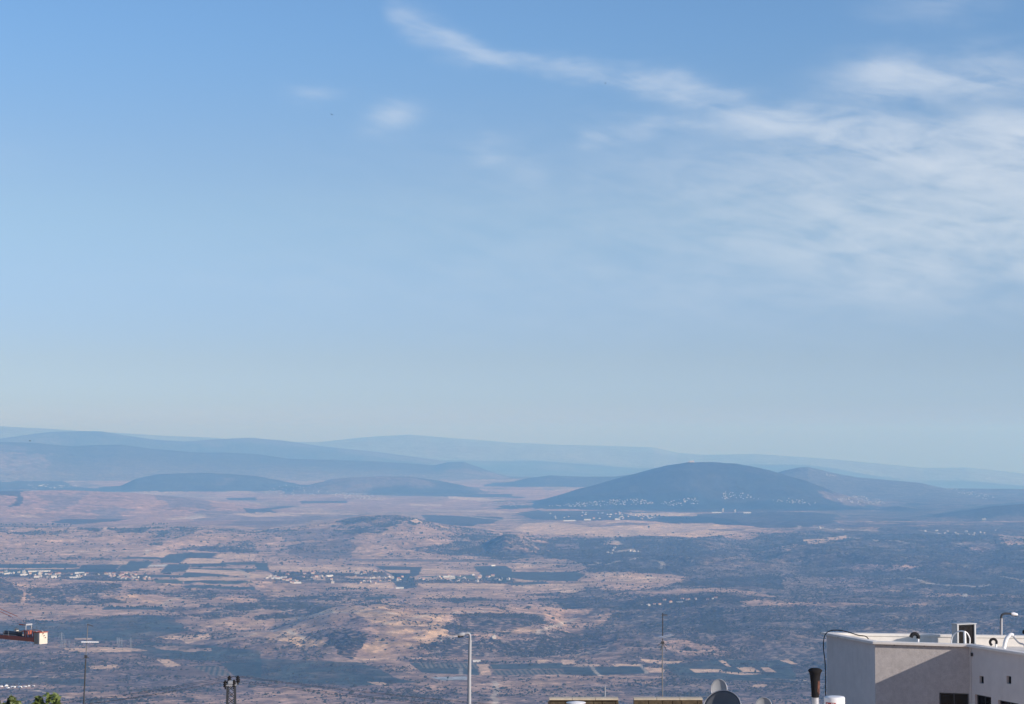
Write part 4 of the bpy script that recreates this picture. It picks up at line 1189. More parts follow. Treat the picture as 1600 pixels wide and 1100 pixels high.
# lattice pylons in the green plain at left
def pylon_mesh():
    mb = MB(); H_ = 38
    for sx in (-1, 1):
        for sy in (-1, 1):
            mb.tube([(sx * 3.2, sy * 3.2, -1), (sx * 1.0, sy * 1.0, 22), (sx * .5, sy * .5, H_)], .19, 4)
    for i in range(7):
        z0 = i * 4.6; w0 = 3.2 - 2.2 * min(z0 / 22, 1); z1 = z0 + 4.6; w1 = 3.2 - 2.2 * min(z1 / 22, 1)
        for s in (-1, 1):
            mb.tube([(-w0, s * w0, z0), (w1, s * w1, z1)], .10, 4); mb.tube([(w0, s * w0, z0), (-w1, s * w1, z1)], .16, 4)
            mb.tube([(s * w0, -w0, z0), (s * w1, w1, z1)], .16, 4)
    for z, l in ((24, 8), (29, 6.5), (34, 5)):
        mb.tube([(-l, 0, z), (0, 0, z + 1), (l, 0, z)], .3, 4)
        for s in (-1, 1):
            mb.tube([(s * l, 0, z), (s * l, 0, z - 2.4)], .2, 4)
    return mb.mesh('lattice_pylon')


pm = pylon_mesh(); pm.materials.append(M['pylon'])
for i, (x, yb, yt) in enumerate([(98, 1012, 988), (103, 1013, 999), (110, 1012, 1000), (118, 1013, 1003), (185, 1010, 996), (188, 1011, 996), (192, 1011, 997), (206, 1013, 997)]):
    X, Y_, Z = at(x, yb)
    s = (yb - yt) / F * Y_ / 38
    o = bpy.data.objects.new('lattice_pylon', pm); o.location = (X, Y_, Z); o.scale = (s, s, s); o.rotation_euler = (0, 0, .5)
    C.objects.link(o)
    tag(o, ['tallest pale lattice pylon, leftmost in the green plain right of the crane', 'short lattice pylon just right of the tallest one', 'third lattice pylon from the crane, left of the bare strip',
            'smallest lattice pylon of the left group near the crane', 'left pylon of the tight group of three in the green plain', 'middle pylon of the tight group of three in the green plain',
            'right pylon of the tight group of three in the green plain', 'lone lattice pylon right of the group of three'][i], 'pylon', 'pylons in the green plain')

# white sheeted tunnels at the lower left
def tunnel_mesh():
    mb = MB(); n = 10; L_ = 16
    vs = []; fs = []
    for j in range(5):
        for i in range(n + 1):
            th = math.pi * i / n
            vs.append((math.cos(th) * 6, (j / 4 - .5) * L_, math.sin(th) * (5.0 + .35 * (j % 2)) - .3))
    for j in range(4):
        for i in range(n):
            a_ = j * (n + 1) + i; fs.append((a_, a_ + n + 1, a_ + n + 2, a_ + 1))
    mb.add(vs, fs)
    mb.add(vs[:n + 1], [tuple(range(n + 1))]); mb.add(vs[-n - 1:], [tuple(range(n + 1))[::-1]])
    return mb.mesh('greenhouse_tunnel')


tm = tunnel_mesh(); tm.materials.append(M['poly'])
for i, (x, y, s, rz) in enumerate([(4, 1073, .8, 1.2), (13, 1072, 1.0, .3), (15, 1075, .7, .9), (24, 1074, .9, 1.4), (33, 1070, .7, .2), (34, 1074, .9, .7), (42, 1073, .6, 1.1), (48, 1072, .7, .2), (55, 1072, .55, .8)]):
    X, Y_, Z = at(x, y)
    o = bpy.data.objects.new('greenhouse_tunnel', tm); o.location = (X, Y_, Z); o.scale = (s * .75, s * .75, s * .8); o.rotation_euler = (0, 0, rz)
    C.objects.link(o)
    tag(o, ORD[i] + ' white sheeted tunnel from the left, in the cluster below the crane', 'greenhouse', 'white tunnels at the lower left')

# ------------------------------------------------------------------ the white house with the roof terrace, lower right
ZR = -7.75                                         # top of its parapet


def on_level(x, y, z):
    dv = Vector(((x - 800) / F, cosp - (550 - y) / F * sinp, sinp + (550 - y) / F * cosp))
    return dv * (z / dv.z)


pA = on_level(1291.5, 988.2, ZR); pB = on_level(1367, 1002.0, ZR); pC = on_level(1514.5, 1006.5, ZR)
pD = on_level(1600, 1019.5, ZR)
pD = pC + (pD - pC) * 1.9                          # the right hand wall runs on towards the camera, out of the frame
pE = Vector((pD.x + 9.0, pD.y + 2.0, ZR))
pG = on_level(1640, 993.5, ZR); pG = pG + (pG - pA) * .5
outline = [pA, pB, pC, pD, pE, pG]                 # counter clockwise seen from above
GB = gz(pB.x, pB.y) - .5
wh = empty('white_house', (pB.x, pB.y, GB), 'white plastered house with a flat parapet roof at the lower right', 'house')


def wall_panel(mb, a, b, z0, z1, holes=(), reveal=.16):
    """flat wall from a to b (outside is to the right hand of a->b seen from outside), openings cut out, with reveals"""
    a = Vector((a.x, a.y, 0)); b = Vector((b.x, b.y, 0))
    L_ = (b - a).length; t = (b - a) / L_; n_in = Vector((-t.y, t.x, 0))
    us = sorted({0, L_} | {h[0] for h in holes} | {h[1] for h in holes})
    zs = sorted({z0, z1} | {h[2] for h in holes} | {h[3] for h in holes})
    for u0, u1 in zip(us, us[1:]):
        for w0, w1 in zip(zs, zs[1:]):
            um, wm = (u0 + u1) / 2, (w0 + w1) / 2
            if any(h[0] < um < h[1] and h[2] < wm < h[3] for h in holes):
                continue
            q_ = [a + t * u0, a + t * u1, a + t * u1, a + t * u0]
            mb.add([(q_[0].x, q_[0].y, w0), (q_[1].x, q_[1].y, w0), (q_[2].x, q_[2].y, w1), (q_[3].x, q_[3].y, w1)], [(0, 1, 2, 3)])
    for h in holes:
        c = [(h[0], h[2]), (h[1], h[2]), (h[1], h[3]), (h[0], h[3])]
        for k in range(4):
            (ua, za), (ub, zb) = c[k], c[(k + 1) % 4]
            o1 = a + t * ua; o2 = a + t * ub
            mb.add([(o1.x, o1.y, za), (o2.x, o2.y, zb), (o2.x + n_in.x * reveal, o2.y + n_in.y * reveal, zb), (o1.x + n_in.x * reveal, o1.y + n_in.y * reveal, za)], [(0, 1, 2, 3)])
    return a, t, n_in


def hole_px(a, b, x0, x1, y0, y1):
    """opening given by what is seen of it in the photograph -> (u0, u1, z0, z1) on the wall a-b"""
    t = Vector((b.x - a.x, b.y - a.y, 0)); L_ = t.length; t /= L_
    n = Vector((t.y, -t.x, 0))
    q_ = [ray_plane(x, y, a, n) for x, y in ((x0, y1), (x1, y1), (x0, y0), (x1, y0))]
    us = [(k - a).dot(t) for k in q_]
    return (max(.02, us[0]), min(L_ - .02, us[1]), q_[0].z, (q_[2].z + q_[3].z) / 2)


def flat_wall(name, a, b, material, holes=(), top=ZR - .10):
    mb = MB()
    wall_panel(mb, a, b, GB - 1.0, top, holes)
    return mb.build(name, material, wh)


flat_wall('wall', pA, pB, M['plaster'])
hb1 = hole_px(pB, pC, 1468, 1514, 1083, 1124)
flat_wall('wall', pB, pC, M['stucco'], [hb1])
hc = [hole_px(pC, pD, 1530.5, 1537, 1056.5, 1067.5), hole_px(pC, pD, 1573, 1580, 1056.5, 1068), hole_px(pC, pD, 1524, 1549, 1087, 1128), hole_px(pC, pD, 1560, 1592, 1096.5, 1138)]
flat_wall('wall', pC, pD, M['plaster'], hc)
flat_wall('wall', pD, pE, M['plaster']); flat_wall('wall', pE, pG, M['plaster']); flat_wall('wall', pG, pA, M['plaster'])


def pane(a, b, h, name, fr=.05, bars=1):
    t = Vector((b.x - a.x, b.y - a.y, 0)).normalized(); n_in = Vector((-t.y, t.x, 0)); rz = math.atan2(t.y, t.x)
    c0 = a + t * ((h[0] + h[1]) / 2) + n_in * .13
    w_, h_ = h[1] - h[0], h[3] - h[2]
    zc = (h[2] + h[3]) / 2
    f = MB()
    for s in (-1, 1):
        f.box((c0.x + t.x * s * (w_ / 2 - fr / 2), c0.y + t.y * s * (w_ / 2 - fr / 2), zc), (fr, .05, h_ - .002), rz)
        f.box((c0.x, c0.y, zc + s * (h_ / 2 - fr / 2)), (w_ - 2 * fr - .002, .05, fr), rz)
    if bars:
        f.box((c0.x, c0.y, zc), (fr * .8, .045, h_ - 2 * fr - .004), rz)
    fo = f.build(name, M['dark'], wh)
    c1 = c0 + n_in * .022
    MB().box((c1.x, c1.y, zc), (w_ - .004, .008, h_ - .004), rz).build('pane', M['glass'], fo)


pane(pB, pC, hb1, 'window'); pane(pC, pD, hc[2], 'window'); pane(pC, pD, hc[3], 'window')
pane(pC, pD, hc[0], 'vent', .012, 0); pane(pC, pD, hc[1], 'vent', .012, 0)


def offset_outline(pts, o):
    """o > 0: outwards"""
    n = len(pts); r_ = []
    for i in range(n):
        a, b, c = pts[i - 1], pts[i], pts[(i + 1) % n]
        t1 = Vector((b.x - a.x, b.y - a.y)).normalized(); t2 = Vector((c.x - b.x, c.y - b.y)).normalized()
        n1 = Vector((t1.y, -t1.x)); n2 = Vector((t2.y, -t2.x))
        m = (n1 + n2).normalized()
        r_.append(Vector((b.x, b.y)) + m * o / max(.35, m.dot(n1)))
    return r_


def ring(outl, o_out, o_in, z0, z1, mb=None):
    mb = mb or MB()
    A_ = offset_outline(outl, o_out); B_ = offset_outline(outl, o_in); n = len(A_)
    for i in range(n):
        j = (i + 1) % n
        a0, a1, b0, b1 = A_[i], A_[j], B_[i], B_[j]
        mb.add([(a0.x, a0.y, z0), (a1.x, a1.y, z0), (b1.x, b1.y, z0), (b0.x, b0.y, z0), (a0.x, a0.y, z1), (a1.x, a1.y, z1), (b1.x, b1.y, z1), (b0.x, b0.y, z1)],
               [(4, 5, 6, 7), (3, 2, 1, 0), (0, 1, 5, 4), (2, 3, 7, 6)])
    return mb


ring(outline, .13, -.22, ZR - .10, ZR).build('coping', M['coping'], wh, .012)
ring(outline, -.003, -.18, ZR - .55, ZR - .103).build('parapet', M['coping'], wh)
ri = offset_outline(outline, -.17)
MB().prism([(v_.x, v_.y) for v_ in ri], ZR - .62, ZR - .42).build('roof', M['roof'], wh)
ZF = ZR - .42                                      # walking level of the roof
# lower wing in front of it, below the frame: carries the chimney and the water tank
wz = -10.2
a0 = P(1235, 1160, 56); a1 = P(1352, 1160, 56)
MB().prism([(a0.x, 55.5), (a1.x, 55.5), (a1.x + 1.0, 67), (a0.x + .6, 67)], gz(a0.x, 60) - .5, wz).build('wing', M['plaster'], wh)

# condenser on the roof
Yac = 76.2
ac0 = P(1506, 1004, Yac)
ac = empty('condenser', (ac0.x, ac0.y, ZF), 'grey air conditioner condenser box on the white house roof', 'air conditioner')
acs = (ac0.x, ac0.y); aw, ad, ah = .86, .40, 1.0
arz = .36
ZAC = P(1506, 975, Yac).z
ah = ZAC - ZF - .08


def acbox(c, s):
    return Vector((acs[0] + c[0] * math.cos(arz) - c[1] * math.sin(arz), acs[1] + c[0] * math.sin(arz) + c[1] * math.cos(arz), ZF + .08 + c[2])), s, arz


mb = MB()
mb.box(*acbox((-.006, .03, ah / 2), (aw - .008, ad - .10, ah - .02)))
mb.build('body', M['casing'], ac)
mb = MB()
for sx in (-1, 1):
    mb.box(*acbox((sx * (aw / 2 - .03), -ad / 2 + .03, ah / 2), (.07, .07, ah)))
    mb.box(*acbox((sx * (aw / 2 - .03), ad / 2 - .03, ah / 2), (.05, .05, ah)))
mb.box(*acbox((0, 0, ah + .018), (aw + .06, ad + .05, .036)))
mb.box(*acbox((0, -ad / 2 + .03, .03), (aw - .14, .06, .06)))
mb.build('frame', M['casing'], ac, .006)
mb = MB(); mb.box(*acbox((0, -ad / 2 + .075, ah / 2 + .02), (aw - .14, .02, ah - .12))); mb.build('grille', M['soot'], ac)
for k in range(5):
    MB().box(*acbox((0, -ad / 2 + .058, .14 + k * (ah - .24) / 4), (aw - .15, .008, .008))).build('bar', M['soot'], ac)
mb = MB()
for k in range(9):
    mb.box(*acbox((-aw / 2 + .002, .03, .08 + k * (ah - .16) / 8), (.012, ad - .16, .03)))
mb.build('louvre', M['casing'], ac)
mb = MB()
for sx in (-.28, .28):
    mb.box(*acbox((sx, 0, -.041), (.08, ad, .082)))
mb.build('foot', M['dark'], ac)


def bez(pts, n=6):
    """smooth curve through pts (Catmull-Rom)"""
    pts = [Vector(p) for p in pts]
    q_ = [pts[0]] + pts + [pts[-1]]
    o_ = []
    for i in range(1, len(q_) - 2):
        for k in range(n):
            t = k / n
            a, b, c, d_ = q_[i - 1], q_[i], q_[i + 1], q_[i + 2]
            o_.append(.5 * ((2 * b) + (-a + c) * t + (2 * a - 5 * b + 4 * c - d_) * t * t + (-a + 3 * b - 3 * c + d_) * t ** 3))
    return o_ + [pts[-1]]


def near_thing(name, origin, label, cat, group=None):
    return empty(name, origin, label, cat, group)


def roof_pt(x, Y):
    """on the roof at column x, forward distance Y"""
    v_ = P(x, 1000, Y)
    return Vector((v_.x, v_.y, ZF))


# conduits in front of the condenser
Yc = 75.0
b0 = roof_pt(1508, Yc)
cd = near_thing('conduit', b0, 'white conduit with two drooping hoses standing before the air conditioner', 'pipe')
MB().tube([b0, P(1507.5, 995, Yc), P(1507, 986.5, Yc)], [.055, .052, .048], 10).build('pipe', M['white'], cd)
MB().tube(bez([P(1507, 987, Yc), P(1500, 986, Yc + .2), P(1492, 990, Yc + .4), P(1487, 998, Yc + .6), roof_pt(1486, Yc + .7)]), .026, 8).build('hose', M['white'], cd)
MB().tube(bez([P(1507, 986.5, Yc), P(1511, 989, Yc), P(1514.5, 995, Yc), P(1515.5, 1001, Yc), roof_pt(1514, Yc)]), .024, 8).build('hose', M['white'], cd)

# two breather pipes with black elbows
def breather(x, Y, yt, flip, label):
    b = roof_pt(x, Y)
    o = near_thing('roof_vent', b, label, 'vent')
    t_ = P(x, yt, Y)
    MB().tube([b, t_], .045, 10).build('pipe', M['white'], o)
    s = -1 if flip else 1
    MB().tube(bez([t_ + Vector((0, 0, -.03)), t_ + Vector((0, 0, .06)), t_ + Vector((s * .09, -.02, .15)), t_ + Vector((s * .22, -.03, .13)), t_ + Vector((s * .29, -.04, .02))]), .075, 12).build('elbow', M['black'], o)


breather(1434.5, 74.9, 996.5, True, 'short white breather pipe with black elbow left of the air conditioner')
bb = roof_pt(1555.5, 73.6)
o = near_thing('roof_vent', bb, 'short white pipe with a round black hose collar right of the air conditioner', 'vent')
MB().tube([bb, P(1556.5, 1003, 73.6)], .04, 10).build('pipe', M['white'], o)
rc = P(1552, 1003.5, 73.6)
MB().tube([rc + Vector((math.cos(th) * .125, -.01, math.sin(th) * .125)) for th in [k * math.pi / 8 - .5 for k in range(13)]], .05, 8).build('collar', M['black'], o)
# bent white pipe with hose, far right
b0 = roof_pt(1566, 72.6)
cd = near_thing('conduit', b0, 'thick slanting white pipe with a bent top and hose at the right edge', 'pipe')
MB().tube(bez([b0, P(1571, 1002, 72.6), P(1576, 993.8, 72.6), P(1579.5, 991.6, 72.6), P(1583, 993, 72.6)]), .075, 10).build('pipe', M['white'], cd)
MB().tube(bez([P(1582, 992.8, 72.6), P(1587, 999, 72.5), P(1593, 1005, 72.4), P(1601, 1009, 72.2), roof_pt(1610, 72)]), .035, 8).build('hose', M['galv'], cd)
b0 = roof_pt(1602.5, 75)
o = near_thing('roof_vent', b0, 'black capped pipe cut by the right edge of the view', 'vent')
MB().tube([b0, P(1602.5, 990, 75)], .05, 10).build('pipe', M['black'], o)
MB().lathe([(.10, 0), (.13, .05), (.12, .13), (.02, .18)], P(1602.5, 990.5, 75), 14).build('cap', M['black'], o)
# small spouts and clips under the coping, a fixture on the right hand wall
def on_wall(a, b, x, y, out=.02):
    t = Vector((b.x - a.x, b.y - a.y, 0)).normalized(); nn = Vector((t.y, -t.x, 0))
    return ray_plane(x, y, a, nn) + nn * out, math.atan2(t.y, t.x)


for a_, b_, x, y, s3 in ((pA, pB, 1311, 995.5, (.05, .08, .05)), (pA, pB, 1338, 999.5, (.05, .08, .06)), (pB, pC, 1397.5, 1006.8, (.05, .09, .07)), (pB, pC, 1444.5, 1008.2, (.05, .09, .06)), (pC, pD, 1519.5, 1022.5, (.06, .08, .13)), (pC, pD, 1551, 1014.5, (.04, .07, .05)), (pB, pC, 1483, 1009.5, (.04, .07, .05))):
    c_, rz_ = on_wall(a_, b_, x, y, .03)
    MB().box(c_, s3, rz_).build('wall_fixture', M['dark'], wh)
# thin conduit down the concave corner
c_, rz_ = on_wall(pC, pD, 1517.2, 1040, .03)
MB().tube([(c_.x, c_.y, ZR - .12), (c_.x, c_.y, GB)], .016, 8).build('downpipe', M['plaster'], wh)
# black cable looping up the left corner on to the roof
w0 = P(1289, 1150, 78); 
cab = MB().tube(bez([P(1291.5, 1180, 77.4), P(1290, 1088, 77.4), P(1289.5, 1040, 77.6), P(1286.8, 1015, 77.7), P(1287.2, 999, 77.7), P(1291, 989.5, 77.5), P(1299, 985.2, 77), P(1313, 985, 76.6), P(1328, 988.5, 76.2), P(1341, 992.5, 75.9), P(1355, 996, 75.8), roof_pt(1364, 75.8)], 8), .020, 6)
o = link('cable', cab.mesh('cable'), M['black']); tag(o, 'black cable looping over the left corner of the white house', 'cable')

# ------------------------------------------------------------------ chimney pipe and water tank before the house
Ych = 60.0
c0 = P(1275, 1100, Ych)
ch = near_thing('chimney_pipe', (c0.x, Ych, wz), 'sooty black chimney pipe with a flared cowl beside the white house', 'chimney')
px1 = 1 / F * Ych
zt = P(1275, 1045, Ych).z
bx_ = c0.x
MB().tube([(bx_, Ych, wz), (bx_ - .02, Ych, P(1275, 1089, Ych).z)], 5.5 * px1, 14).build('base_pipe', M['galv'], ch)
MB().lathe([(5.9 * px1, P(1275, 1089.5, Ych).z), (6.5 * px1, P(1275, 1074, Ych).z), (7.4 * px1, P(1275, 1062, Ych).z)], (bx_ - .02, Ych, 0), 16).build('flue', M['soot'], ch)
MB().lathe([(7.5 * px1, P(1275, 1063, Ych).z), (8.0 * px1, P(1275, 1056, Ych).z), (9.2 * px1, P(1275, 1051, Ych).z), (11.2 * px1, P(1275, 1047.6, Ych).z), (9.6 * px1, P(1275, 1045.8, Ych).z), (7.0 * px1, P(1275, 1044.2, Ych).z), (0, zt + .03)], (bx_ - .02, Ych, 0), 18).build('cowl', M['soot'], ch)
zs_ = [P(1275, y, Ych).z for y in (1063, 1086)]
mb = MB()
for k in range(5):
    th = -.15 - .22 * k
    mb.tube([(bx_ - .02 + math.cos(th) * 6.5 * px1, Ych + math.sin(th) * 6.5 * px1, zs_[0] - .03 * (k % 2)), (bx_ - .02 + math.cos(th) * 5.5 * px1, Ych + math.sin(th) * 5.5 * px1, zs_[1] + .05 * ((k * 3) % 5))], 1.1 * px1, 6)
mb.build('rust_flake', M['rust'], ch)
Yt = 59.0
tk0 = P(1304, 1100, Yt)
tk = near_thing('water_tank', (tk0.x, Yt, wz), 'white boiler tank with a red label beside the chimney pipe', 'water tank')
r_ = 16 / F * Yt
zt = P(1304, 1088.5, Yt).z
MB().lathe([(r_ * .98, wz + .25), (r_, wz + .3), (r_, zt - .05), (r_ * .985, zt - .02), (r_ * .93, zt), (r_ * .5, zt + .012), (0, zt + .014)], (tk0.x, Yt, 0), 40).build('body', M['white'], tk)
for k in range(3):
    th = k * 2.1 + .4
    MB().tube([(tk0.x + math.cos(th) * r_ * .8, Yt + math.sin(th) * r_ * .8, wz), (tk0.x + math.cos(th) * r_ * .8, Yt + math.sin(th) * r_ * .8, wz + .27)], .03, 8).build('leg', M['dark'], tk)
mb = MB(); n = 10
t0, t1 = -math.pi / 2 - 1.15, -math.pi / 2 - .05
zl = P(1304, 1096.0, Yt).z
vs = [(tk0.x + math.cos(t0 + (t1 - t0) * i / n) * (r_ + .003), Yt + math.sin(t0 + (t1 - t0) * i / n) * (r_ + .003), z) for z in (zl - .45, zl) for i in range(n + 1)]
mb.add(vs, [(i, i + 1, n + 2 + i, n + 1 + i) for i in range(n)], True)
lab = mb.build('label_plate', M['redlab'], tk)
mb = MB()
def ink(u0, u1, z0, z1):
    vs = []
    for z in (z0, z1):
        for u in (u0, u1):
            th = t0 + (t1 - t0) * u
            vs.append((tk0.x + math.cos(th) * (r_ + .006), Yt + math.sin(th) * (r_ + .006), z))
    mb.add(vs, [(0, 1, 3, 2)])
for u0, u1, a_, b_ in ((.14, .26, .03, .05), (.14, .19, .03, .10), (.23, .30, .07, .10), (.60, .66, .02, .10), (.70, .76, .02, .10), (.80, .86, .02, .10), (.60, .86, .045, .065), (.16, .84, .16, .175), (.2, .7, .21, .225)):
    ink(u0, u1, zl - b_, zl - a_)
mb.build('print', M['labink'], lab)

# ------------------------------------------------------------------ roof with dishes and aerials, bottom centre
Yp = 52.0
h2 = near_thing('flat_roofed_house', (P(1020, 1100, 55).x, 56.0, gz(P(1020, 1100, 55).x, 56) - .3), 'house roof with two mossy parapet blocks at the bottom edge', 'house')
zb2 = gz(P(1020, 1100, 55).x, 56) - .6
ZT2 = -8.6
xl = P(840, 1100, Yp).x; xr = P(1222, 1100, Yp).x
MB().prism([(xl, Yp - .3), (xr, Yp - .3), (xr, Yp + 9), (xl, Yp + 9)], zb2, ZT2).build('walls', M['plaster'], h2)
ztp = P(900, 1093.4, Yp).z


def block(x0, x1, seed):
    r = random.Random(seed)
    a = P(x0, 1094, Yp).x; b = P(x1, 1094, Yp).x
    o = None
    n = 6
    par = MB(); par.box(((a + b) / 2, Yp + .14, (ZT2 + ztp) / 2 - .01), (b - a - .02, .2, ztp - ZT2 - .02)); po = par.build('parapet', M['stone'], h2)
    # rough facing stones in courses
    hgt = ztp - ZT2; cz = ZT2
    k = 0
    while cz < ztp - .04:
        ch_ = min(r.uniform(.16, .24), ztp - cz)
        xx = a
        while xx < b - .02:
            w_ = min(r.uniform(.22, .46), b - xx)
            st = MB().box((xx + w_ / 2, Yp + .03 + r.uniform(-.012, .012), cz + ch_ / 2), (w_ - .018, .12, ch_ - .018))
            so_ = st.build('stone', M['stone'], po)
            xx += w_
        cz += ch_
    for sx in (0,):
        nn = 3
        for i in range(nn):
            u0 = a + (b - a) * i / nn; u1 = a + (b - a) * (i + 1) / nn
            MB().box(((u0 + u1) / 2, Yp + .11, ztp + .022), (u1 - u0 - .012, .34, .044)).build('coping_stone', M['pale_stone'], po)


block(858, 966.5, 1); block(990, 1098, 2)
zsd = P(858, 1095, Yp + 2.2).z
MB().box((P(858, 1094, Yp).x + .06, Yp + 1.2, (ZT2 + zsd) / 2), (.12, 1.9, zsd - ZT2)).build('parapet', M['stone'], h2)

# aerial masts
def yagi(mb, c, axis, n, L_, el_len, r=.007, el_axis=(0, 0, 1)):
    ax = Vector(axis).normalized(); e = Vector(el_axis).normalized()
    mb.tube([c - ax * L_ / 2, c + ax * L_ / 2], r * 1.4, 6)
    for i in range(n):
        p = c + ax * L_ * ((i + .5) / n - .5)
        l = el_len * (1 - .35 * i / n)
        mb.tube([p - e * l / 2, p + e * l / 2], r, 5)
    return mb


Ym = 56.0
mt = near_thing('aerial_mast', (P(1035, 1100, Ym).x, Ym, ZT2), 'tall thin television aerial mast above the right parapet block', 'antenna mast')
top = P(1035.5, 957.5, Ym)
MB().tube([(P(1035, 1100, Ym).x, Ym, ZT2), P(1035, 1040, Ym), P(1035.3, 1000, Ym)], .019, 8).build('mast', M['masts'], mt)
MB().tube([P(1035.3, 1001, Ym), top], .015, 8).build('upper_mast', M['dark'], mt)
yagi(MB(), P(1038.5, 960.8, Ym), (1, .2, -.06), 5, .17, .13, .008, (.1, .9, .25)).build('small_aerial', M['dark'], mt)
yagi(MB(), P(1038.5, 994.0, Ym), (1, .9, .10), 9, .55, .34, .012, (-.6, .75, .02)).build('aerial', M['alu'], mt)
mb = MB()
for s in (-1, 1):
    mb.tube([P(1035.3, 1003, Ym), P(1035.3 + s * 7, 1010, Ym) + Vector((0, .2, 0))], .009, 5)
    mb.tube([P(1035.3, 1005, Ym), P(1035.3 + s * 5, 1015, Ym) - Vector((0, .3, 0))], .009, 5)
mb.box(P(1035.3, 1004, Ym), (.09, .09, .07))
mb.build('guy_collar', M['dark'], mt)

m2 = near_thing('small_aerial', (P(945, 1100, 54).x, 54, ZT2), 'short thin aerial rising behind the left parapet block', 'antenna')
MB().tube([(P(945, 1100, 54).x, 54, ZT2), P(945.3, 1072, 54)], .016, 6).build('mast', M['galv'], m2)
yagi(MB(), P(944.5, 1072.5, 54), (.6, .8, .1), 4, .16, .10, .006, (.8, -.5, .3)).build('elements', M['alu'], m2)

Yl = 60.0
gx = P(130, 1100, Yl)
m3 = near_thing('aerial_mast', (P(127.5, 1150, Yl).x, Yl, gz(P(127.5, 1150, Yl).x, Yl)), 'leaning thin aerial mast with a white crossbar at the lower left', 'antenna mast')
bot = Vector((P(124, 1200, Yl).x, Yl, gz(P(127, 1150, Yl).x, Yl) - .3))
mb = MB().tube([bot, P(131, 1098, Yl), P(134, 1030, Yl)], .023, 8); mb.build('mast', M['dark'], m3)
MB().tube([P(134, 1031, Yl), P(135.8, 1000, Yl), P(137.3, 975, Yl)], .015, 8).build('upper_mast', M['masts'], m3)
yagi(MB(), P(141, 977, Yl), (1, .35, -.38), 5, .2, .12, .009, (.1, 1, .1)).build('small_aerial', M['dark'], m3)
a_, b_ = P(127.3, 1003.2, Yl), P(154, 1003.4, Yl)
mb = MB().tube([a_, b_], .022, 8)
yagi(mb, (a_ + b_) / 2, b_ - a_, 8, (b_ - a_).length * .96, .26, .009, (.05, 1, .0)).build('crossbar_aerial', M['white'], m3)
mb = MB()
for s in (-1, 1):
    mb.tube([P(134.2, 1025, Yl), P(134.2 + s * 4, 1029, Yl) + Vector((0, .1 * s, 0))], .010, 5)
mb.box(P(134.2, 1026, Yl), (.08, .08, .10)); mb.build('clamp', M['dark'], m3)

# satellite dishes
def dish(cx, cy, rx, ry, Y, tilt, yaw, m, label, lnb=True):
    """offset dish seen from in front: rx, ry in photograph pixels"""
    c = P(cx, cy, Y); s = Y / F
    o = near_thing('satellite_dish', (c.x, Y, ZT2), label, 'satellite dish')
    Rm = Matrix.Rotation(yaw, 3, 'Z') @ Matrix.Rotation(math.pi / 2 + tilt, 3, 'X')
    n, k = 40, 7
    mb = MB(); vs = []; fs = []
    for side_ in (0, 1):
        for i in range(k + 1):
            rr = i / k
            for j in range(n):
                th = 2 * math.pi * j / n
                q_ = Vector((math.cos(th) * rr * rx * s, math.sin(th) * rr * ry * s, (rr * rr - 1) * .11 * rx * s * 2 - side_ * .012))
                vs.append(Rm @ q_ + c)
    off = (k + 1) * n
    for i in range(k):
        for j in range(n):
            a_, b_, c_, d_ = i * n + j, i * n + (j + 1) % n, (i + 1) * n + (j + 1) % n, (i + 1) * n + j
            fs.append((a_, d_, c_, b_)); fs.append((off + a_, off + b_, off + c_, off + d_))
    for j in range(n):
        a_, b_ = k * n + j, k * n + (j + 1) % n
        fs.append((a_, off + a_, off + b_, b_))
    mb.add(vs, fs, True)
    mb.build('reflector', m, o)
    rim = [Rm @ Vector((math.cos(t_) * rx * s, math.sin(t_) * ry * s, 0)) + c for t_ in [2 * math.pi * j / n for j in range(n + 1)]]
    MB().tube(rim, .012, 6, False).build('rim', M['galv'], o)
    back = Rm @ Vector((0, 0, -.28 * rx * s - .05)) + c
    foot = Vector((c.x + .05, back.y + .22, ZT2))
    MB().tube([back + Vector((0, -.02, 0)), Vector((foot.x, foot.y, back.z - .1)), foot], .035, 8).build('mount', M['galv'], o)
    if lnb:
        f = Rm @ Vector((0, -ry * s * .35, rx * s * .95)) + c
        low = Rm @ Vector((0, -ry * s * .98, -.0)) + c
        MB().tube(bez([low, (low + f) / 2 + Vector((0, 0, -.03)), f]), .016, 6).build('feed_arm', M['dark'], o)
        MB().tube([f, f + Rm @ Vector((0, .02, .10))], [.035, .05], 10).build('receiver', M['dark'], o)
    return o


dish(1128, 1106, 33, 28, 55.0, -.40, -.62, M['dishd'], 'large dark grey satellite dish at the bottom edge of the view')
dish(1123.5, 1077, 12.5, 15.5, 57.5, -.12, -.30, M['dish'], 'small grey oval satellite dish just behind the large dark one', False)
dish(1193, 1104, 13, 14, 56.0, -.2, -.35, M['dish'], 'small grey satellite dish right of the large dark one', False)
# pipe goosenecks and vent cap by the parapet blocks
g0 = P(905, 1100, 53.2)
o = near_thing('roof_vent', (g0.x, 53.2, ZT2), 'curved white pipe over a round white cap behind the left block', 'vent')
MB().tube(bez([Vector((P(894, 1100, 53.2).x, 53.2, ZT2)), P(895, 1097, 53.2), P(898, 1091.6, 53.2), P(902.5, 1090.8, 53.2), P(905, 1094, 53.2), P(906, 1100, 53.2)]), .026, 8).build('gooseneck', M['white'], o)
cc = P(900, 1098.0, 51.4)
MB().tube([(cc.x, 51.72, ZT2 - .25), (cc.x, 51.4, ZT2 - .1), (cc.x, 51.4, cc.z)], .05, 8).build('stem', M['galv'], o)
MB().lathe([(.02, -.03), (15.5 / F * 51.4, 0), (14.5 / F * 51.4, .012), (.02, .045)], cc, 28).build('cap', M['white'], o)
o = near_thing('roof_vent', (P(1061, 1100, 52.8).x, 52.8, ZT2), 'curved pale pipe behind the right parapet block', 'vent')
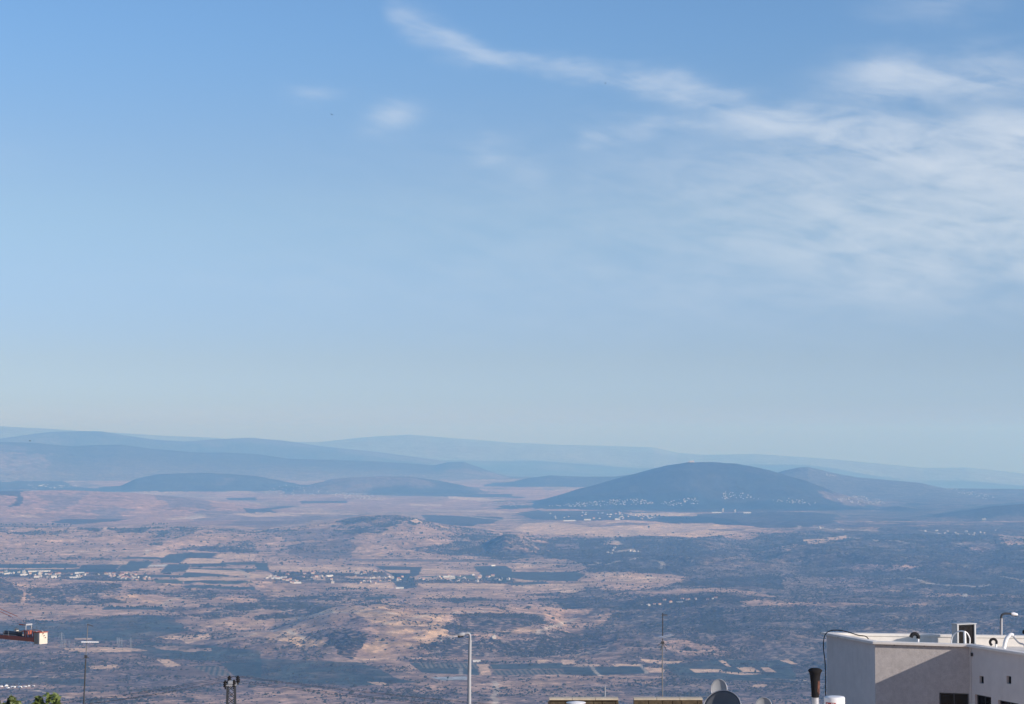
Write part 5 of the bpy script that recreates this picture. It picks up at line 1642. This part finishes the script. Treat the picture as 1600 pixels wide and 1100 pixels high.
MB().tube(bez([Vector((P(1058, 1100, 52.8).x, 52.8, ZT2)), P(1058.5, 1098, 52.8), P(1061, 1092.6, 52.8), P(1065, 1092.4, 52.8), P(1067.5, 1096, 52.8), P(1068.5, 1103, 52.8)]), .03, 8).build('gooseneck', M['galv'], o)

# ------------------------------------------------------------------ street lamps
Yq = 80.0
bp = Vector((P(733, 1100, Yq).x, Yq, 0)); bp.z = gz(bp.x, bp.y) - .1
lp = near_thing('street_lamp', bp, 'grey street lamp with its arm bent to the left, centre of the view', 'street lamp')
MB().tube([bp, Vector((P(733.3, 1100, Yq).x, Yq, P(733, 1060, Yq).z)), P(734.6, 1000, Yq)], [.11, .075, .062], 14).build('pole', M['pole'], lp)
MB().tube(bez([P(734.6, 1001, Yq), P(734.4, 993.5, Yq), P(732.8, 990.4, Yq), P(729, 989.8, Yq), P(724, 990.8, Yq)]), .048, 10).build('arm', M['pole'], lp)
h0, h1 = P(726, 990.4, Yq), P(715.2, 992.6, Yq)
mb = MB(); ax = (h1 - h0); L_ = ax.length; ax.normalize()
for i, (t_, wd, th) in enumerate([(0, .07, .05), (.15, .12, .07), (.6, .15, .075), (1, .09, .04)]):
    pass
mb.tube([h0, h0 + ax * L_ * .2, h0 + ax * L_ * .7, h1], [.055, .085, .09, .05], 10)
hd = mb.build('lamp_head', M['pole'], lp)
c_ = h0 + ax * L_ * .62
MB().tube([c_ - ax * .12 + Vector((0, 0, -.05)), c_ + ax * .10 + Vector((0, 0, -.05))], .062, 8).build('lens', M['black'], hd)

Yr = 95.0
bp = Vector((P(1564.3, 1000, Yr).x, Yr, 0)); bp.z = gz(bp.x, bp.y) - .1
lp = near_thing('street_lamp', bp, 'dark street lamp with its arm bent to the right, behind the white house', 'street lamp')
MB().tube([bp, P(1564.2, 990, Yr), P(1564.5, 966, Yr)], [.12, .075, .068], 14).build('pole', M['pole'], lp)
MB().tube(bez([P(1564.5, 967, Yr), P(1565.2, 961.5, Yr), P(1568.5, 959.0, Yr), P(1574, 958.6, Yr), P(1582, 959.2, Yr)]), .055, 10).build('arm', M['dark'], lp)
mb = MB().tube([P(1580, 959.0, Yr), P(1584, 959.6, Yr), P(1590, 960.6, Yr)], [.06, .10, .06], 10); hd = mb.build('lamp_head', M['white'], lp)
MB().tube([P(1583, 960.9, Yr), P(1588, 961.6, Yr)], .05, 8).build('lens', M['dark'], hd)

# ------------------------------------------------------------------ lattice power pole and lines
def power_pole(x, Y, ytop, label, ext):
    s = Y / F
    c = P(x, ytop, Y)
    base = gz(c.x, Y) - .3
    o = near_thing('power_pole', (c.x, Y, base), label, 'power pole')
    zt = P(x, ytop + 12, Y).z
    w0 = 5.6 * s; w1 = 7.5 * s
    mb = MB()
    for sx in (-1, 1):
        for sy in (-1, 1):
            mb.tube([(c.x + sx * w1 * 1.6, Y + sy * w1 * 1.6, base), (c.x + sx * w0, Y + sy * w0, zt)], .034, 4)
    mb.build('leg_frame', M['dark'], o)
    mb = MB(); n = 14; H_ = zt - base
    for i in range(n):
        za, zb_ = zt - H_ * .42 * i / n, zt - H_ * .42 * (i + 1) / n
        wa, wb = w0 + (w1 * 1.6 - w0) * (zt - za) / H_, w0 + (w1 * 1.6 - w0) * (zt - zb_) / H_
        sgn = 1 if i % 2 else -1
        for sy in (-1, 1):
            mb.tube([(c.x - sgn * wa, Y + sy * wa, za), (c.x + sgn * wb, Y + sy * wb, zb_)], .017, 4)
            mb.tube([(c.x + sgn * wa, Y + sy * wa, za), (c.x - sgn * wb, Y + sy * wb, zb_)], .017, 4)
            mb.tube([(c.x + sy * wa, Y - sgn * wa, za), (c.x + sy * wb, Y + sgn * wb, zb_)], .017, 4)
    mb.build('lattice', M['dark'], o)
    mb = MB().box((c.x, Y - w0, zt + .02), (16 * s, .10, .10)).box((c.x, Y + w0, zt + .02), (16 * s, .10, .10)).box((c.x, Y, zt + .12), (7 * s, .5, .12))
    mb.build('cross_arm', M['galv'], o)
    ends = []
    for dx, dy, sy in ((-8.5, 6, -1), (-3.8, 0, 1), (5.0, 5, -1), (9.5, 0, 1)):
        zz = P(x, ytop + dy, Y).z
        p0 = Vector((c.x + dx * s, Y + sy * w0, zt + .02))
        MB().lathe([(.03, 0), (.03, .08), (.085, .10), (.085, .13), (.05, .15), (.09, .18), (.09, .21), (.05, .23), (.085, .26), (.085, .29), (.04, .32), (.04, .36)], (p0.x, p0.y, zz - .32), 12).build('insulator', M['soot'], o)
        MB().tube([(p0.x, p0.y, zt + .02), (p0.x, p0.y, zz - .30)], .02, 6).build('pin', M['dark'], o)
        ends.append(Vector((p0.x, p0.y, zz + .03)))
    return ends


e0 = power_pole(361.5, 78.0, 1058, 'dark lattice power pole head with four brown insulators at the bottom', 0)
# poles the lines run on to, just outside the picture
eL = power_pole(-150, 96.0, 1108, 'lattice power pole standing left of the view', 0)
eR = power_pole(1140, 100.0, 1120, 'lattice power pole lower down the slope behind the dishes', 0)


def wire(a, b, sag, label, grp):
    pts = []
    for i in range(25):
        t = i / 24
        p = a.lerp(b, t); p.z -= sag * 4 * t * (1 - t); pts.append(p)
    o = link('power_line', MB().tube(pts, .0055, 5).mesh('power_line'), M['black'])
    tag(o, label, 'power line', grp)


for k, (nm) in enumerate(('lower left', 'upper left', 'lower right', 'upper right')):
    wire(e0[k], eL[k], .45, 'thin black line running left from the %s insulator of the lattice pole' % nm, 'power lines')
    wire(e0[k], eR[k], .35, 'thin black line running right from the %s insulator of the lattice pole' % nm, 'power lines')

# ------------------------------------------------------------------ counter jib of a tower crane, left edge
Yk = 250.0
s = Yk / F
TURN = R(-36)                                      # the jib runs from the far left towards the near right
KP = P(60, 1000, Yk)                               # the point it is turned about: the ballast
KC = math.cos(TURN)


def K(x, y, dy=0.0):
    """a spot on the jib's own axis, before turning"""
    v_ = P(x, y, Yk)
    return Vector((KP.x + (v_.x - KP.x) / KC, Yk + dy, v_.z))


tx = K(-95, 1000).x
tpos = Matrix.Rotation(TURN, 3, 'Z') @ Vector((tx - KP.x, 0, 0))
tz = gz(KP.x + tpos.x, Yk + tpos.y) - .5
cr = near_thing('tower_crane', (KP.x, Yk, tz), 'red tower crane counter jib with winch and cream ballast at left edge', 'crane')
zj = K(0, 1000).z
def lat(mb, a, b, w_, n, r):
    a, b = Vector(a), Vector(b); t = (b - a); L_ = t.length; t.normalize()
    u = t.orthogonal().normalized(); v_ = t.cross(u)
    cs = [(u + v_) * w_, (u - v_) * w_, (-u - v_) * w_, (-u + v_) * w_]
    for c in cs:
        mb.tube([a + c, b + c], r, 4)
    for i in range(n):
        p, q_ = a + t * L_ * i / n, a + t * L_ * (i + 1) / n
        for k in range(4):
            mb.tube([p + cs[k], q_ + cs[(k + 1) % 4]], r * .6, 4); mb.tube([p + cs[k], p + cs[(k + 1) % 4]], r * .6, 4)


mb = MB(); lat(mb, (tx, Yk, tz), (tx, Yk, zj - 1.2), .75, 14, .09); mb.build('tower', M['red'], cr)
mb = MB(); lat(mb, (tx, Yk, zj - .2), (tx, Yk, zj + 5.6), .4, 5, .07); mb.build('tower_head', M['red'], cr)
MB().box((tx, Yk, zj - .7), (2.0, 2.0, 1.0)).build('slewing_ring', M['red'], cr)
mb = MB(); lat(mb, (tx - 1, Yk, zj), (tx - 32, Yk, zj), .5, 26, .07); mb.build('jib', M['red'], cr)
MB().box((tx - 1.4, Yk - 1.5, zj - 1.2), (1.4, 1.2, 1.9)).build('cab', M['cream'], cr)
xa, xb = tx + .8, K(58, 1000).x
zt_, zb_ = K(0, 996.8).z, K(0, 1001.8).z
mb = MB()
for dy in (-.62, .62):
    mb.box(((xa + xb) / 2, Yk + dy, (zt_ + zb_) / 2), (xb - xa, .16, zt_ - zb_))
    mb.box(((xa + xb) / 2, Yk + dy, zt_ + .02), (xb - xa, .24, .035)); mb.box(((xa + xb) / 2, Yk + dy, zb_ - .02), (xb - xa, .24, .035))
for i in range(12):
    mb.box((xa + (xb - xa) * (i + .5) / 12, Yk, (zt_ + zb_) / 2), (.08, 1.08, .12))
mb.build('counter_jib', M['red'], cr)
MB().box(((xa + xb) / 2, Yk, zt_ + .055), (xb - xa, .96, .02)).build('walkway', M['dark'], cr)
mb = MB()
xr_ = K(10, 1000).x
for i in range(12):
    xx = xa + (xr_ - xa) * i / 11
    mb.tube([(xx, Yk - .66, zt_), (xx, Yk - .66, zt_ + .62)], .016, 4)
mb.build('handrail', M['pole'], cr)
xe0, xe1 = K(58.8, 1000).x, K(69.8, 1000).x
zt2, zb2_ = K(0, 988).z, K(0, 1005.5).z
for i in range(3):
    w_ = (xe1 - xe0) / 3
    MB().box((xe0 + w_ * (i + .5), Yk, (zt2 + zb2_) / 2), (w_ - .03, 1.32, zt2 - zb2_)).build('ballast_block', M['ballast'] if i < 2 else M['cream'], cr, .02)  # inner blocks take the shaded tone, the end block the sunlit one
mb = MB().box(((xe0 + xe1) / 2, Yk, zt2 + .07), (xe1 - xe0 + .16, 1.42, .09))
mb.box((xe0 - .10, Yk, (zt2 + zb2_) / 2 + .2), (.10, 1.36, zt2 - zb2_ - .1))
mb.box((K(50, 1).x, Yk, zt2 + .05), (K(56, 1).x - K(45, 1).x, 1.0, .09))
mb.build('ballast_frame', M['red'], cr)
for i in range(4):
    MB().tube([(xe1 - .02, Yk - .35 + .2 * i, zt2 + .2 - .27 * i), (xe1 + .28, Yk - .35 + .2 * i, zt2 + .2 - .27 * i)], .06, 6).build('anchor_bolt', M['cream'], cr)
MB().tube([(K(9, 1).x, Yk - .1, K(0, 993).z), (K(36, 1).x, Yk - .1, K(0, 993.0).z)], .30, 16).build('winch_drum', M['dark'], cr)
MB().box((K(22, 1).x, Yk + .1, zt_ + .12), (K(37, 1).x - K(8, 1).x, .9, .12)).build('winch_base', M['cream'], cr)
MB().box((K(35, 1).x, Yk + .05, K(0, 992.8).z), (.42, .8, .68)).build('winch_motor', M['dark'], cr, .05)
MB().box((K(30, 1).x, Yk, K(0, 987.5).z), (.36, .4, .42)).build('switch_box', M['cream'], cr)
MB().box((K(51.5, 1).x, Yk, K(0, 991).z), (.6, .9, .85)).build('cabinet', M['red'], cr)
mb = MB()
for dy in (-.45, .45):
    mb.tube([K(41, 997, dy), K(41.2, 977, dy)], .06, 5)
    mb.tube([K(41.2, 985, dy), K(47.5, 997, dy)], .05, 5)
    mb.tube([K(43, 985, dy), K(47, 985.5, dy)], .05, 5)
    mb.tube([K(45, 985, dy), K(44.5, 997, dy)], .05, 5)
    mb.tube([K(47, 984, dy), K(62, 986, dy)], .05, 5)
    mb.tube([K(47.5, 984, dy), K(50, 996, dy)], .05, 5)
mb.box(K(41.2, 977), (.2, 1.05, .2))
mb.build('winch_frame', M['pole'], cr)
MB().box(((K(23, 978).x + K(40, 978).x) / 2, Yk, K(0, 978.2).z), (K(40, 1).x - K(23, 1).x, .12, .12)).build('hoist_arm', M['red'], cr)
mb = MB()
for dy in (-.45, .45):
    mb.tube([(tx, Yk + dy, zj + 5.4), K(14, 966.5, dy)], .04, 5)
    mb.tube([K(14, 966.5, dy), K(50, 988, dy)], .010, 4)
mb.build('tie_rod', M['red'], cr)
cr.rotation_euler = (0, 0, TURN)

# ------------------------------------------------------------------ trees whose tops show at the lower left
def leafy_tree(x, ytop, wpx, Y, label, seed):
    r = random.Random(seed)
    s = Y / F
    c = P(x, ytop, Y)
    g = gz(c.x, Y)
    o = near_thing('broadleaf_tree', (c.x, Y, g), label, 'tree')
    H_ = c.z - g
    mb = MB().tube([(c.x, Y, g - .3), (c.x + .1, Y, g + H_ * .25), (c.x - .05, Y + .1, g + H_ * .5)], [.16, .12, .07], 8)
    rad = wpx * s / 2
    ends = []
    for i in range(9):
        th = i * 2.4; e = Vector((c.x + math.cos(th) * rad * .6, Y + math.sin(th) * rad * .6, g + H_ * (.6 + .03 * i)))
        mb.tube([(c.x, Y, g + H_ * (.3 + .02 * i)), e], [.06, .02], 5)
        ends.append(e)
    mb.build('trunk', M['bark'], o)
    lv = MB()
    clumps = [(Vector((c.x + r.gauss(0, .38) * rad, Y + r.gauss(0, .4) * rad, g + H_ * .72 + r.gauss(0, .10) * H_)), rad * r.uniform(.22, .45)) for _ in range(26)]
    clumps += [(Vector((c.x + r.uniform(-.95, .95) * rad, Y + r.uniform(-.5, .5) * rad, c.z - .10 - r.random() * .45)), rad * r.uniform(.08, .2)) for _ in range(24)]
    for cc_, cr_ in clumps:
        for _ in range(64):
            d_ = Vector((r.gauss(0, 1), r.gauss(0, 1), r.gauss(0, 1))).normalized() * cr_ * r.uniform(.5, 1.35)
            p = cc_ + d_
            if p.z > c.z + .05:
                continue
            a_ = Vector((r.gauss(0, 1), r.gauss(0, 1), r.gauss(0, .6))).normalized(); b2 = a_.orthogonal().normalized()
            L1 = r.uniform(.05, .095); W1 = L1 * .5
            lv.add([p - a_ * L1, p + b2 * W1, p + a_ * L1, p - b2 * W1], [(0, 1, 2, 3)])
    lv.build('crown', M['foliage'], o)


leafy_tree(4, 1085.5, 62, 45.0, 'green leafy tree top at the very lower left corner', 3)
leafy_tree(80, 1087.5, 52, 44.0, 'green leafy tree top left of the leaning aerial mast', 5)

# ------------------------------------------------------------------ birds far off in the sky
def bird(x, y, Y, span, rz, label):
    c = P(x, y, Y); h = span / 2
    mb = MB()
    mb.lathe([(.0, -h * .42), (h * .10, -h * .2), (h * .13, 0), (h * .09, h * .25), (h * .05, h * .34), (0, h * .42)], (0, 0, 0), 8, Matrix.Rotation(math.pi / 2, 3, 'X'))
    for sgn in (-1, 1):
        mb.add([(0, -h * .12, .02), (sgn * h * .5, -h * .05, h * .22), (sgn * h, h * .16, h * .10), (sgn * h * .5, h * .16, h * .20), (0, h * .16, .02)], [(0, 1, 3, 4), (1, 2, 3)])
        mb.add([(0, -h * .12, 0), (sgn * h * .5, -h * .05, h * .20), (sgn * h, h * .16, h * .09), (sgn * h * .5, h * .16, h * .18), (0, h * .16, 0)], [(4, 3, 1, 0), (3, 2, 1)])
    mb.add([(-h * .1, h * .5, 0), (h * .1, h * .5, 0), (0, h * .25, .01)], [(0, 1, 2)])
    me = mb.mesh('bird')
    o = link('bird', me, M['soot'], None, c); o.rotation_euler = (.1, .2, rz)
    tag(o, label, 'bird', 'birds in the sky')


bird(518.5, 179, 160, .36, .9, 'tiny dark bird in the blue sky left of centre')
bird(946, 130, 170, .30, 1.9, 'tiny dark bird before the long wisp of cloud')
bird(1486, 405, 150, .28, 2.6, 'tiny dark bird in the pale cloud veil at right')
bird(963, 433, 220, .26, 1.0, 'tiniest bird, in the clear sky below the cloud veil')
bird(263, 239, 230, .26, .4, 'tiny pale speck of a bird in the upper left sky')
bird(47, 689, 150, .34, 1.2, 'dark bird flying in front of the hazy ridge at left')
